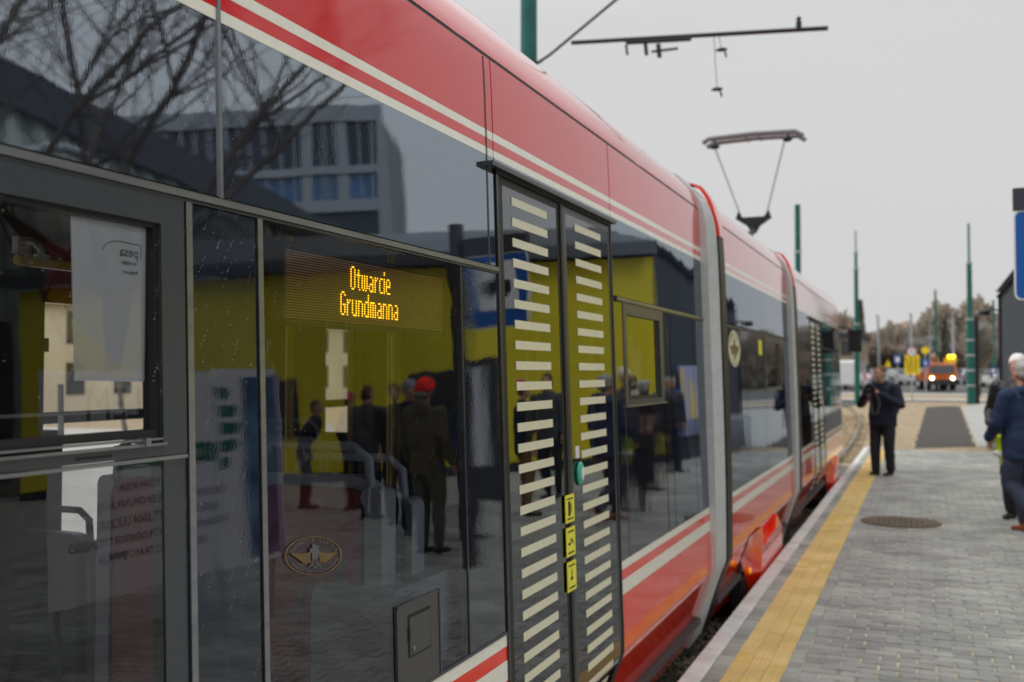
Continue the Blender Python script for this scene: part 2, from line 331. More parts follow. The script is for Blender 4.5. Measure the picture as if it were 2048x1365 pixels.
# dog-bone pavers
def bone(cx, cy, k, z, L_=.186, Wd=.0965):
    h = Wd / 2; w2 = .011; x = L_ / 2
    o = [(-x + .012, -h - w2 + .012), (-x + .045, -h - w2 + .012), (-.022, -h + w2 - .004), (.022, -h + w2 - .004), (x - .045, -h - w2 + .012), (x - .012, -h - w2 + .012), (x - .002, -h + .010), (x - .002, h - .010)]
    o += [(x - .012, h + w2 - .012), (x - .045, h + w2 - .012), (.022, h - w2 + .004), (-.022, h - w2 + .004), (-x + .045, h + w2 - .012), (-x + .012, h + w2 - .012), (-x + .002, h - .010), (-x + .002, -h + .010)]
    n = len(o); c = .0035; s = (1 - 2 * c / Wd, )
    vs = [(cx + u, cy + v, z - .07) for u, v in o] + [(cx + u, cy + v, z - c) for u, v in o] + [(cx + u * .965, cy + v * .93, z) for u, v in o]
    fs = [(i, (i + 1) % n, n + (i + 1) % n, n + i) for i in range(n)] + [(n + i, n + (i + 1) % n, 2 * n + (i + 1) % n, 2 * n + i) for i in range(n)] + [tuple(range(2 * n, 3 * n))]
    k.add(vs, fs)
MH = (-.26, 11.85, .42)
lib = []
for m in ('paver', 'paver2', 'paver3', 'paver'):
    k = B(); bone(0, 0, k, 0); lib.append(k.mesh('paving_block', m))
rest = [B(), B(), B()]; cnt = 0; cells = []
row = 0; y = 3.0
while y < PL_END - .05:
    x = -.655 + .1 - (.1 if row % 2 else 0); xm = 1.0 + .30 * y * .4 if y > 4 else 2
    xm = 7.5 if y < 16 else 3.2
    while x < xm:
        cells.append((x, y)); x += .2
    y += .1; row += 1
near = sorted([c for c in cells if c[1] > 5.3 and c[0] < .08 * c[1] + .12 and c[0] > -.5], key=lambda c: c[1])[:280]; nearset = set(near)
for (x, y) in cells:
    if (x - MH[0]) ** 2 + (y - MH[1]) ** 2 < (MH[2] + .06) ** 2: continue
    z = random.uniform(-.004, .0015)
    if x < -.6:     # half block at the strip
        k = B(); 
        rest[0].cbox((-.652, y - .047, -.07), (x + .097, y + .047, z), .004); continue
    if (x, y) in nearset: link('paving_block', random.choice(lib), plat, loc=(x, y, z))
    elif y < 15 and x < 3: bone(x, y, rest[random.choice((0, 0, 1, 2))], z)
    else: rest[random.choice((0, 0, 1, 2))].box((x - .097, y - .047, -.07), (x + .097, y + .047, z))
for r_, m in zip(rest, ('paver', 'paver2', 'paver3')): r_.obj('distant_paving_block', m, plat, kind='stuff', fix=False)
# paving continues plain beyond what can be told apart
b = B(); b.box((3.2, 16, -.08), (16, PL_END + 1, -.004)); b.box((7.6, -4, -.08), (16, 16, -.004)); b.box((-1.12, -4, -.08), (7.6, 2.9, -.004)); b.obj('plain_paving', 'path', plat, kind='stuff')
# manhole
t = thing('manhole_cover', 'round cast iron manhole cover with a worn brown centre set in the grey paving', 'manhole cover', (MH[0], MH[1], 0))
k = B(); k.tube([(0, 0, -.08), (0, 0, .004)], .42, n=40); k.obj('rim', 'iron', t)
k = B(); k.tube([(0, 0, -.05), (0, 0, .008)], .33, n=40)
for i in range(-5, 6):
    for j in range(-5, 6):
        if i * i + j * j < 24: k.box((i * .055 - .016, j * .055 - .016, .008), (i * .055 + .016, j * .055 + .016, .012))
k.obj('lid', 'rust', t)
# ballast stones in the gap and beyond the platform end
def stones(n, fn, s0, s1, name, m, parent=None):
    vs = []; fs = []
    base = np.array([(1, 0, 0), (-1, 0, 0), (0, 1, 0), (0, -1, 0), (0, 0, 1), (0, 0, -1)], float)
    F = [(0, 2, 4), (2, 1, 4), (1, 3, 4), (3, 0, 4), (2, 0, 5), (1, 2, 5), (3, 1, 5), (0, 3, 5)]
    for i in range(n):
        x, y, z = fn(); s = rng.uniform(s0, s1); a = rng.uniform(0, 6.28)
        p = base * rng.uniform(.6, 1.2, (6, 3)) * s * np.array([1, .8, .6]); p += rng.normal(0, .15 * s, (6, 3))
        R = np.array([[cos(a), -sin(a), 0], [sin(a), cos(a), 0], [0, 0, 1]]); p = p @ R.T + (x, y, z)
        o = len(vs); vs += p.tolist(); fs += [(a_ + o, b_ + o, c_ + o) for a_, b_, c_ in F]
    me = bpy.data.meshes.new(name); me.from_pydata(vs, [], fs); me.materials.append(M[m]); me.update(); return link(name, me, parent, 'stuff')
st = stones(9000, lambda: (rng.uniform(-2.2, -1.24), rng.uniform(3.0, 15), rng.uniform(-.36, -.32)), .015, .034, 'ballast', 'stone')
stones(9000, lambda: (rng.uniform(-4.5, 2.5), 23.4 + 26 * rng.uniform(0, 1) ** 1.6, rng.uniform(-.36, -.33)), .03, .07, 'gravel', 'gravel')
# tracks
for i, (xa) in enumerate((-1.78, -3.20)):
    k = B(); pts = []
    for s_ in range(40):
        yy = -4 + s_ * 1.9; bend = 0 if yy < 22 else -.0016 * (yy - 22) ** 2
        pts.append((xa + bend, yy, -.26))
    k.tube(pts, .035, n=6); tag(k.obj('rail', 'rail'), ('nearer steel tram rail beside the platform edge', 'farther steel tram rail running under the tram')[i], 'rail', 'rails of the tram track')
# soil patch, far path, kerbs, road beyond the platform
def zf(Y): return -.05 + max(0, min(1, (Y - 58) / 37)) * .62
b = B(); ysl = [23.25, 30, 40, 50, 62]
for i, yy in enumerate(ysl): b.v += [(-1.5 - (yy - 22) ** 2 * .0016, yy, -.37), (-.9 - (yy - 22) ** 2 * .0012, yy, -.045), (9, yy, -.045)]
b.f = [(3 * i + j, 3 * i + 1 + j, 3 * i + 4 + j, 3 * i + 3 + j) for i in range(4) for j in (0, 1)]; b.sm = [False] * 8; b.mi = [0] * 8
b.obj('gravel_bank', 'gravel', kind='structure')
b = B(); ysl = [61, 62, 95, 140]
for yy in ysl: b.v += [(-90, yy, -.5 if yy < 62 else zf(yy)), (90, yy, -.5 if yy < 62 else zf(yy))]
b.f = [(2 * i, 2 * i + 1, 2 * i + 3, 2 * i + 2) for i in range(3)]; b.sm = [False] * 3; b.mi = [0] * 3; b.obj('road', 'asphalt', kind='structure')
def strip(nm, y0, y1, m, dz=.01):
    b = B(); b.add([(-90, y0, zf(y0) + dz), (90, y0, zf(y0) + dz), (90, y1, zf(y1) + dz), (-90, y1, zf(y1) + dz)], [(0, 1, 2, 3)]); return b.obj(nm, m, kind='structure')
strip('far_pavement', 62.1, 64.5, 'concrete', .02); strip('verge', 64.5, 70, 'gravel', .012); strip('far_kerb', 70, 72.5, 'concrete', .03); strip('far_verge', 98, 139, 'earth', .02)
sheet('soil_mound', [(-.22 + .03 * sin(q * 2.1) + q * .01, 24.0 + q * .9) for q in range(32)] + [(.45, 53), (.9, 54), (1.3, 54.2)] + [(1.60 - q * .018 + .03 * sin(q * 1.7), 53.6 - q * .92) for q in range(32)], -.03, 'mulch', thick=.3)
sheet('footpath', [(1.09, 24.9), (9, 24.2), (9, 60), (2.75, 58), (1.66, 54)], -.022, 'path', thick=.3)
sheet('car_park', [(-60, 27), (-9, 27), (-9, -20), (-60, -20)], -.35, 'concrete', thick=.08)

# ================================================================== TRAM
tram = thing('tram', 'long red and black articulated tram with cream stripes standing at the platform edge', 'tram', (0, 0, 0))
PT = [(-.15, 1.452), (.33, 1.289), (.36, 1.2765), (.39, 1.2695), (.42, 1.2691), (.6, 1.2745), (2.0, 1.3165), (2.2, 1.3225), (2.4, 1.3287), (2.6, 1.3362), (2.71, 1.3435), (2.8, 1.372), (2.88, 1.425), (2.95, 1.50), (3.0, 1.60), (3.04, 1.78), (3.065, 2.1), (3.075, 2.475)]
BT = [(-.15, 1.43), (.33, 1.27), (.39, 1.245), (.6, 1.245), (2.0, 1.275), (2.6, 1.30), (2.78, 1.345), (2.87, 1.42), (2.935, 1.51), (2.985, 1.66), (3.015, 1.9), (3.02, 2.475)]
def pchip(T):
    x = np.array([p[0] for p in T]); y = np.array([p[1] for p in T]); h = np.diff(x); d = np.diff(y) / h; m = np.zeros(len(x))
    for i in range(1, len(x) - 1):
        if d[i - 1] * d[i] > 0: w1 = 2 * h[i] + h[i - 1]; w2 = h[i] + 2 * h[i - 1]; m[i] = (w1 + w2) / (w1 / d[i - 1] + w2 / d[i])
    m[0] = d[0]; m[-1] = d[-1]
    def f(z):
        i = int(min(max(np.searchsorted(x, z) - 1, 0), len(h) - 1)); t = (z - x[i]) / h[i]
        return (2 * t ** 3 - 3 * t * t + 1) * y[i] + (t ** 3 - 2 * t * t + t) * h[i] * m[i] + (-2 * t ** 3 + 3 * t * t) * y[i + 1] + (t ** 3 - t * t) * h[i] * m[i + 1]
    return f
D = pchip(PT); DB = pchip(BT)
def zs(z0, z1, st=.03):
    n = max(1, int(math.ceil((z1 - z0) / st))); return [z0 + (z1 - z0) * i / n for i in range(n + 1)]
def skin(b, y0, y1, z0, z1, off=0, th=.03, fn=D, ny=1, st=.03, bev=.0015):
    Z = zs(z0, z1, st); Y = [y0 + (y1 - y0) * i / ny for i in range(ny + 1)]
    vs = [(-fn(z) + off, y, z) for z in Z for y in Y]; n = ny + 1
    b.add(vs, [(i * n + j, i * n + j + 1, (i + 1) * n + j + 1, (i + 1) * n + j) for i in range(len(Z) - 1) for j in range(ny)], smooth=True)
    if th:
        loop = [(-fn(z) + off, y0, z) for z in Z] + [(-fn(z) + off, y1, z) for z in reversed(Z)]
        lin = [(x - th, y, z) for x, y, z in loop]; m = len(loop)
        b.add(loop + lin, [(i, (i + 1) % m, m + (i + 1) % m, m + i) for i in range(m)])
        vs2 = [(-fn(z) + off - th, y, z) for z in Z for y in (y0, y1)]
        b.add(vs2, [(i * 2 + 1, i * 2, i * 2 + 2, i * 2 + 3) for i in range(len(Z) - 1)])
    return b
def part(name, m, y0, y1, z0, z1, off=0, th=.03, parent=None, **k):
    b = B(); skin(b, y0, y1, z0, z1, off, th, **k); return b.obj(name, m, parent or tram, fix=False)
def bodyside(y0, y1, lowers=True):
    g = .0025
    if lowers:
        part('skirt_panel', 'bright_red', y0 + g, y1 - g, -.12, .636)
        part('cream_stripe', 'cream', y0 + g, y1 - g, .638, .704)
        part('red_stripe', 'bright_red', y0 + g, y1 - g, .705, .749)
        part('cream_stripe', 'cream', y0 + g, y1 - g, .750, .788)
def upper(y0, y1, dark=True):
    g = .003
    if dark: part('upper_panel', 'black_panel', y0 + g, y1 - g, 2.006, 2.368)
    part('cream_stripe', 'cream', y0 + g, y1 - g, 2.369, 2.395)
    part('red_stripe', 'red', y0 + g, y1 - g, 2.3955, 2.427)
    part('cream_stripe', 'cream', y0 + g, y1 - g, 2.4275, 2.454)
    part('cornice_panel', 'red', y0 + g, y1 - g, 2.4545, 2.704)
def roof(y0, y1):
    b = B(); skin(b, y0, y1, 2.717, 3.0745, 0, 0, st=.012)
    mv = [(-4.95 - x, y, z) for x, y, z in b.v]; b.add(mv, [tuple(reversed(f)) for f in b.f], smooth=True)
    b.obj('roof', 'red', tram, fix=False)
    part('gutter', 'rubber', y0, y1, 2.704, 2.717, -.002, .03)
    b = B(); x0 = -4.95 + 1.34
    b.box((x0 - .03, y0, -.12), (x0, y1, .86)); b.box((x0 - .03, y0, 1.96), (x0, y1, 2.72)); b.obj('far_side_panel', 'red', tram)
    b = B(); b.box((x0, y0, .04), (-1.34, y1, .08)); b.obj('floor', 'floor', tram)
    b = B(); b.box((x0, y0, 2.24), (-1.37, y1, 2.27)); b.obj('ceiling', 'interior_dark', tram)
    b = B(); b.box((x0 + .3, y0, -.25), (-1.75, y1, .04)); b.obj('underframe', 'rubber', tram)
def farwall(y0, y1, wins):
    x0 = -4.95 + 1.34; b = B(); y = y0
    for a, c in wins + [(y1, y1)]:
        if a > y: b.box((x0 - .03, y, .86), (x0, a, 1.96))
        if c > a:
            g = B(); g.add([(x0 - .015, a, .86), (x0 - .015, c, .86), (x0 - .015, c, 1.96), (x0 - .015, a, 1.96)], [(0, 1, 2, 3)]); f = g.obj('far_window', 'glass_clear', tram, fix=False)
            k = B(); k.box((x0 - .02, a, 1.42), (x0 + .01, c, 1.47)); k.box((x0 - .02, a, .86), (x0 + .01, a + .03, 1.96)); k.box((x0 - .02, c - .03, .86), (x0 + .01, c, 1.96)); k.obj('frame', 'frame', f)
        y = c
    b.obj('far_wall_lining', 'interior', tram)
# ---- section one
bodyside(-3, 3.052); bodyside(4.392, 6.4)
for a, c in ((-3, .2), (.2, 1.633), (1.635, 3.045), (4.392, 6.4)): upper(a, c)
upper(3.047, 4.388, dark=False)
part('upper_panel', 'black_panel', 3.05, 4.386, 2.345, 2.368)
part('cover_strip', 'alu', 1.6275, 1.6385, 2.003, 2.70, .004, .02); part('cover_strip', 'alu_dark', 2.985, 2.993, 2.003, 2.70, .002, .02)
roof(-3, 6.4); farwall(-3, 6.4, [(-1, 1.9), (2.5, 3.98), (5.5, 5.9)])
b = B(); b.box((-3.6, 6.3, .06), (-2.0, 6.34, 2.24)); b.obj('gangway_blocker', 'interior_dark', tram)  # added dark wall, blocks bright windows showing through the gangway
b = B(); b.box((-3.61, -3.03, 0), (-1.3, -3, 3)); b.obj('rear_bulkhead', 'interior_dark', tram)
for a, c in ((-3, 3.052), (4.44, 6.4)):
    part('window_rail', 'alu', a, c, 1.9865, 2.0005, .0075, .02); part('window_rail', 'alu_dark', a, c, 1.979, 1.985, .004, .02); part('window_rail', 'rubber', a, c, 2.001, 2.006, -.004, .02)
for yy, m in ((1.5335, 'alu'), (1.757, 'alu')):
    part('window_post', m, yy - .0085, yy + .0085, .79, 1.979, .005, .02); part('window_post', 'rubber', yy + .0085, yy + .0125, .79, 1.979, -.003, .02); part('window_post', 'rubber', yy - .0125, yy - .0085, .79, 1.979, -.003, .02)
part('window_post', 'alu_dark', 2.762, 2.770, .79, 1.979, .001, .02)
part('blank_panel', 'side_post_panel', 1.546, 1.744, .792, 1.977); part('blank_panel', 'black_glass', 2.771, 3.048, .792, 1.977)
part('blank_panel', 'black_glass', -3, -.25, .792, 1.977)
part('sill_strip', 'frame', -3, 3.052, .789, .797, .004, .02)
# window W0: slider above, fixed pane below
w0 = part('window', 'glass_low', -.1, 1.462, .797, 1.500, -.004, 0)
fr = B()
skin(fr, -.25, 1.521, 1.927, 1.979, .003, .035); skin(fr, 1.458, 1.521, 1.517, 1.927, .003, .035); skin(fr, -.25, -.1, .797, 1.927, .003, .035)
skin(fr, -.1, 1.521, 1.497, 1.517, .003, .035); skin(fr, 1.462, 1.521, .797, 1.497, -.001, .03)
fr.obj('frame', 'frame', w0, fix=False)
fr = B()
for (a, c, e, g, o_) in ((-.1, 1.458, 1.5165, 1.521, .012), (-.1, 1.45, 1.5265, 1.530, .010), (-.1, 1.521, 1.488, 1.4945, .0045)): skin(fr, a, c, e, g, o_, .012)
skin(fr, 1.40, 1.412, 1.517, 1.532, .016, .02)
fr.obj('slider_rail', 'alu', w0, fix=False)
fr = B(); skin(fr, 1.448, 1.4578, 1.517, 1.927, -.006, .03); skin(fr, -.1, 1.448, 1.918, 1.927, -.006, .03); skin(fr, -.1, 1.448, 1.5305, 1.545, -.006, .03); skin(fr, 1.25, 1.33, 1.5035, 1.5085, .0035, .004); fr.obj('seal', 'rubber', w0, fix=False)
part('slider_pane', 'glass_clear', -.1, 1.448, 1.545, 1.918, -.022, 0, parent=w0)
fr = B(); skin(fr, 1.255, 1.2585, 1.545, 1.63, -.03, .01); skin(fr, 1.02, 1.40, 1.578, 1.583, -.03, .012); fr.obj('inner_catch', 'alu', w0, fix=False)
# window W2
w2 = part('window', 'glass', 1.770, 2.761, .797, 1.978, -.002, 0)
# right of the door
part('blank_panel', 'black_glass', 4.396, 4.535, .792, 1.977)
part('blank_panel', 'black_glass', 4.545, 5.31, .792, 1.482); part('blank_panel', 'black_glass', 5.324, 5.478, .792, 1.977); part('blank_panel', 'black_panel', 5.488, 6.07, .792, 1.977); part('blank_panel', 'black_panel', 6.078, 6.397, .792, 1.977)
part('window_post', 'alu_dark', 4.536, 4.544, .79, 1.979, .001, .02)
wn = part('window', 'glass_dark', 4.60, 5.19, 1.535, 1.925, -.012, 0)
fr = B(); skin(fr, 4.545, 5.315, 1.926, 1.978, .003, .03); skin(fr, 4.545, 4.60, 1.517, 1.926, .003, .03); skin(fr, 5.24, 5.315, 1.517, 1.926, .003, .03); skin(fr, 4.545, 5.315, 1.485, 1.517, .003, .03); fr.obj('frame', 'frame', wn, fix=False)
fr = B(); skin(fr, 5.19, 5.24, 1.517, 1.926, -.008, .03); skin(fr, 4.60, 5.19, 1.517, 1.535, -.008, .03); fr.obj('seal', 'rubber', wn, fix=False)
fr = B(); skin(fr, 4.545, 5.33, 1.484, 1.493, .012, .01); fr.obj('slider_rail', 'alu', wn, fix=False)
part('notice', 'paper_warm', 4.66, 4.78, 1.75, 1.83, -.020, .001, parent=wn)
# ---- doors
def door(y0, y1, ym, n1=30):
    part('door_post', 'rubber', y0 - .012, y0 + .004, .0, 2.335, .004, .03); part('door_post', 'alu_dark', y0 - .028, y0 - .013, -.05, 2.335, .006, .03)
    part('door_post', 'rubber', y1 - .004, y1 + .016, -.05, 2.335, .004, .03)
    part('door_header', 'alu_dark', y0 - .11, y1 + .02, 2.330, 2.345, .030, .06); part('door_header', 'rubber', y0 - .03, y1, 2.318, 2.330, .008, .03)
    for li, (a, c, cb0, cb1) in enumerate(((y0 + .005, ym - .025, y0 + .115, y0 + .465), (ym + .025, y1 - .005, ym + .165, ym + .515))):
        dr = part('door', 'glass_dark', a + .028, c - .028, .03, 2.29, -.001, 0)
        f = B(); skin(f, a, a + .028, -.02, 2.316, 0, .03); skin(f, c - .028, c, -.02, 2.316, 0, .03); skin(f, a + .028, c - .028, 2.29, 2.316, 0, .03); skin(f, a + .028, c - .028, -.02, .03, 0, .03)
        f.obj('frame', 'frame' if li else 'rubber', dr, fix=False)
        bm_ = B(); 
        for i in range(n1):
            zt = 2.262 - .0717 * i
            if zt < .1: break
            f = B(); skin(f, cb0, cb1, zt - .03, zt, .0012, .0016, st=.015); f.obj('bar', 'bar', dr, fix=False)
    part('door_seal', 'rubber', ym - .024, ym + .002, -.05, 2.318, .006, .03); part('door_seal', 'alu_dark', ym + .003, ym + .024, -.05, 2.318, .004, .03)
door(3.080, 4.372, 3.710)
# door button + stickers
x = -D(1.24); k = B(); k.sphere((x + .006, 3.835, 1.242), (.014, .036, .048), 16, 10); bt = k.obj('door_button', 'green_button', tram)
k = B(); k.sphere((x + .013, 3.835, 1.242), (.010, .021, .030), 14, 8); k.obj('button_face', 'white', bt)
part('label_plate', 'white', 3.80, 3.845, 1.305, 1.352, .001, .002)
for i, (z0, z1) in enumerate(((1.066, 1.173), (.936, 1.047), (.802, .916))):
    s_ = part('sticker', 'yellow_sticker', 3.640, 3.742, z0, z1, .0085, .003)
    f = B(); zc = (z0 + z1) / 2
    if i == 0: skin(f, 3.668, 3.694, zc - .028, zc + .028, .0092, .001); skin(f, 3.700, 3.709, zc - .015, zc + .018, .0092, .001)
    elif i == 1: skin(f, 3.660, 3.684, zc - .012, zc - .002, .0092, .001); skin(f, 3.688, 3.700, zc - .004, zc + .014, .0092, .001); skin(f, 3.708, 3.716, zc - .012, zc + .006, .0092, .001)
    else: skin(f, 3.684, 3.692, zc - .005, zc + .025, .0092, .001); skin(f, 3.676, 3.701, zc - .014, zc - .003, .0092, .001)
    skin(f, 3.655, 3.725, z1 - .019, z1 - .013, .0092, .001); skin(f, 3.655, 3.725, z0 + .011, z0 + .017, .0092, .001)
    f.obj('pictogram', 'ink', s_, fix=False, kind='stuff')
# ---- service hatch
h = part('service_hatch', 'hatch', 2.312, 2.566, .797, 1.034, .002, .004)
f = B()
for a, c, e, g in ((2.312, 2.320, .797, 1.034), (2.558, 2.566, .797, 1.034), (2.312, 2.566, 1.026, 1.034)): skin(f, a, c, e, g, .0045, .003)
f.obj('edge_bead', 'frame', h, fix=False)
f = B(); skin(f, 2.374, 2.506, .885, 1.000, .0026, .001); f.obj('recess', 'ink', h, fix=False)
f = B(); skin(f, 2.380, 2.500, .891, .991, .0048, .002); f.obj('flap', 'hatch', h, fix=False)
f = B(); skin(f, 2.374, 2.384, .930, .968, .0055, .002); f.obj('finger_slot', 'ink', h, fix=False)
f = B(); f.tube([(-D(.905) + .003, 2.398, .908), (-D(.905) + .0085, 2.398, .908)], .007, n=12); f.obj('lock', 'alu', h)
# ---- emblem transfer on the glass: winged wheel in an oval ring
def emblem(cy, cz, ry, rz, solid, name='emblem', shear=0):
    n0 = len(bpy.data.objects); before = set(bpy.data.objects)
    X = lambda z, o=0: -D(z) + .001 + o
    def ring(r0, r1, n=48, o=0, a0=0, a1=2 * pi):
        b = B(); vs = []
        for i in range(n + 1):
            t = a0 + (a1 - a0) * i / n
            for r in (r0, r1): z = cz + rz * r * sin(t); vs.append((X(z, o), cy + ry * r * cos(t), z))
        return b.add(vs, [(2 * i, 2 * i + 1, 2 * i + 3, 2 * i + 2) for i in range(n)])
    e_ = ring(.965, 1, o=.0004).obj(name, 'gold' if not solid else 'bar', tram, fix=False)
    if solid:
        ring(0, .96).obj('plaque', 'bar', e_, fix=False)
    lw = 'silver' if not solid else 'alu_dark'
    ring(.83, .85, 30, .0006, pi * 1.1, pi * 1.42).obj('inner_line', lw, e_, fix=False); ring(.83, .85, 30, .0006, pi * 1.6, pi * 1.95).obj('inner_line', lw, e_, fix=False)
    def poly(pts, m, nm, o=.0008):
        b = B(); b.add([(X(cz + v * rz, o), cy + u * ry, cz + v * rz) for u, v in pts], [tuple(range(len(pts)))]); return b.obj(nm, m, e_, fix=False)
    for s_ in (-1, 1):
        poly([(s_ * .14, .18), (s_ * .45, .12), (s_ * .83, .14), (s_ * .62, -.1), (s_ * .40, -.36), (s_ * .16, -.34)], 'gold', 'wing')
        for q in range(3): poly([(s_ * .16, .06 - q * .12), (s_ * (.74 - q * .15), .07 - q * .13), (s_ * (.74 - q * .15), .045 - q * .13), (s_ * .16, .03 - q * .12)], lw, 'feather_line', .0011)
        poly([(s_ * .10, -.40), (s_ * .24, -.56), (s_ * .20, -.60), (s_ * .06, -.46)], lw, 'crossed_bolt')
    poly([(-.10, .12), (-.19, .20), (-.16, .42), (-.08, .36), (-.10, .56), (0, .60), (.03, .50), (.10, .52), (.20, .46), (.10, .40), (.17, .22), (.13, .02), (.10, -.2), (-.10, -.2)], lw, 'crest')
    rr = ry / rz
    b = B(); vs = []
    for i in range(25):
        t = 2 * pi * i / 24
        for r in (.19, .27): z = cz - .36 * rz + r * rz * sin(t); vs.append((X(z, .0012), cy + r * rz * cos(t) * 1.15, z))
    b.add(vs, [(2 * i, 2 * i + 1, 2 * i + 3, 2 * i + 2) for i in range(24)])
    for i in range(4):
        t = pi * i / 4; dz = .2 * rz * sin(t); dy = .2 * rz * cos(t) * 1.15; pz = .012 * rz * cos(t); py = .012 * rz * 1.15 * sin(t) * -1
        z_ = cz - .36 * rz; b.add([(X(z_, .0012), cy - dy + py, z_ - dz + pz), (X(z_, .0012), cy + dy + py, z_ + dz + pz), (X(z_, .0012), cy + dy - py, z_ + dz - pz), (X(z_, .0012), cy - dy - py, z_ - dz - pz)], [(0, 1, 2, 3)])
    b.obj('wheel', lw, e_, fix=False)
    wd = 'TRAMWAJE ŚLĄSKIE'
    for i, ch in enumerate(wd):
        if ch == ' ': continue
        t = radians(162 - i * 144 / (len(wd) - 1)); z = cz + rz * .78 * sin(t); y = cy + ry * .82 * cos(t)
        tv = Vector((0, -sin(t) * ry, cos(t) * rz)) * -1
        text('letter', ch, rz * .36, lw, e_, (X(z, .001), y, z), tv, Vector((1, 0, 0)).cross(tv) , sx=.85, off=.0003)
    text('letter', 'SPÓŁKA AKCYJNA', rz * .17, lw, e_, (X(cz - .84 * rz, .001), cy, cz - .84 * rz), (0, 1, 0), (0, 0, 1), off=.0003)
    if shear:
        for o in set(bpy.data.objects) - before:
            for v in o.data.vertices: v.co.z += shear * (v.co.y - cy)
emblem(1.944, 1.231, .114, .044, False, shear=-.15)
# ---- destination display behind W2
X0 = -1.385; Y0, Y1, Z0, Z1 = 1.945, 2.80, 1.763, 1.957
k = B(); k.box((X0 - .04, Y0, Z0), (X0 - .004, Y1, Z1)); led = k.obj('destination_display', 'led_bed', tram)
k = B(); 
for a, c in (((X0 - .003, Y0, Z1 - .012), (X0, Y1, Z1)), ((X0 - .003, Y0, Z0), (X0, Y1, Z0 + .012)), ((X0 - .003, Y0, Z0), (X0, Y0 + .01, Z1)), ((X0 - .003, Y1 - .012, Z0), (X0, Y1, Z1))): k.box(a, c)
k.obj('bezel', 'frame', led)
NR = 26; ph = (Z1 - Z0 - .03) / NR
k = B()
for i in range(NR): zc = Z1 - .015 - ph * (i + .5); k.box((X0 - .003, Y0 + .012, zc - ph * .22), (X0 - .001, Y1 - .014, zc + ph * .22))
k.obj('led_slat', 'led_slat_glow', led)
G = {'O': '.##./#..#/#..#/#..#/#..#/#..#/#..#/#..#/#..#/.##.', 't': '.../.#./.#./###/.#./.#./.#./.#./.#./..#', 'w': '...../...../...../#.#.#/#.#.#/#.#.#/#.#.#/#.#.#/#.#.#/.#.#.',
     'a': '..../..../..../.##./...#/...#/.###/#..#/#..#/.###', 'r': '.../.../.../#.#/##./#../#../#../#../#..', 'c': '.../.../.../.##/#../#../#../#../#../.##', 'i': '#/#/./#/#/#/#/#/#/#',
     'e': '..../..../..../.##./#..#/#..#/####/#.../#.../.###', 'G': '.##./#..#/#.../#.../#.../#.##/#..#/#..#/#..#/.##.', 'u': '..../..../..../#..#/#..#/#..#/#..#/#..#/#..#/.###',
     'n': '..../..../..../###./#..#/#..#/#..#/#..#/#..#/#..#', 'd': '...#/...#/...#/.###/#..#/#..#/#..#/#..#/#..#/.###', 'm': '...../...../...../####./#.#.#/#.#.#/#.#.#/#.#.#/#.#.#/#.#.#'}
py = .0062
def ledtext(s_, ystart, row0):
    k = B(); x = ystart
    for ch in s_:
        g = G[ch].split('/')
        for r_, ln in enumerate(g):
            for c_, q in enumerate(ln):
                if q == '#':
                    zc = Z1 - .015 - ph * (row0 + r_ + .5); yc = x + c_ * py
                    k.add([(X0 + .001, yc - .0031, zc - ph * .34), (X0 + .001, yc + .0031, zc - ph * .34), (X0 + .001, yc + .0031, zc + ph * .34), (X0 + .001, yc - .0031, zc + ph * .34)], [(0, 1, 2, 3)])
        x += (len(g[0]) + 1) * py
    o = k.obj('lit_text', 'led', led, fix=False); o['kind'] = 'stuff'; return x
ledtext('Otwarcie', 2.243, 2); ledtext('Grundmanna', 2.195, 13)
# ---- rain specks on the near panels
k = B()
for i in range(420):
    y = rng.choice([rng.uniform(1.0, 1.74), rng.uniform(1.54, 2.9)]); z = rng.uniform(.85, 2.36) if i % 3 else rng.uniform(1.6, 1.97)
    if y < 1.5 and i % 3: continue
    n_ = rng.integers(1, 7); s_ = rng.uniform(.0045, .008)
    for j in range(n_):
        yy = y + j * s_ * .55 + rng.normal(0, .0012); zz = z + j * s_ + rng.normal(0, .0012); r_ = rng.uniform(.0004, .00105)
        X = -D(zz) + .0022; k.add([(X, yy - r_ * .6, zz - r_ * .6), (X, yy + r_ * .6, zz - r_ * .4), (X, yy + r_ * .8, zz + r_), (X, yy - r_ * .3, zz + r_ * 1.1)], [(0, 1, 2, 3)])
k.obj('rain_speck', 'tele', tram, kind='stuff', fix=False)
# ---- papers inside the slider pane
bz = -D(1.77) - .028
k = B(); k.add([(bz, 1.283, 1.636), (bz, 1.462, 1.632), (bz, 1.455, 1.920), (bz, 1.270, 1.916)], [(0, 1, 2, 3)]); pp = k.obj('paper_sheet', 'paper', tram, fix=False)
k = B(); k.add([(bz - .002, 1.284, 1.640), (bz - .002, 1.452, 1.640), (bz - .002, 1.36, 1.676), (bz - .002, 1.275, 1.742)], [(0, 1, 2, 3)]); k.v = [(x + .003, y, z) for x, y, z in k.v]; k.obj('folded_corner', 'paper_warm', pp, fix=False)
text('logo_text', 'pesa', .026, 'ink', pp, (bz, 1.405, 1.868), (0, -1, 0), (0, 0, 1), off=-.0012)
k = B(); pts = [(bz + .001, 1.385 + .042 * cos(t), 1.866 + .020 * sin(t)) for t in [pi * (1 - .55 * i / 14) for i in range(15)]]
pts += [(bz + .001, 1.434, 1.884), (bz + .001, 1.434, 1.858)]; k.tube(pts, .0007, n=4); k.obj('logo_arc', 'ink', pp)
text('small_print', 'SKARBEK', .009, 'ink', pp, (bz, 1.405, 1.848), (0, -1, 0), (0, 0, 1), off=-.0012)
text('small_print', 'Bydgoszcz', .009, 'ink', pp, (bz, 1.408, 1.832), (0, -1, 0), (0, 0, 1), off=-.0012)
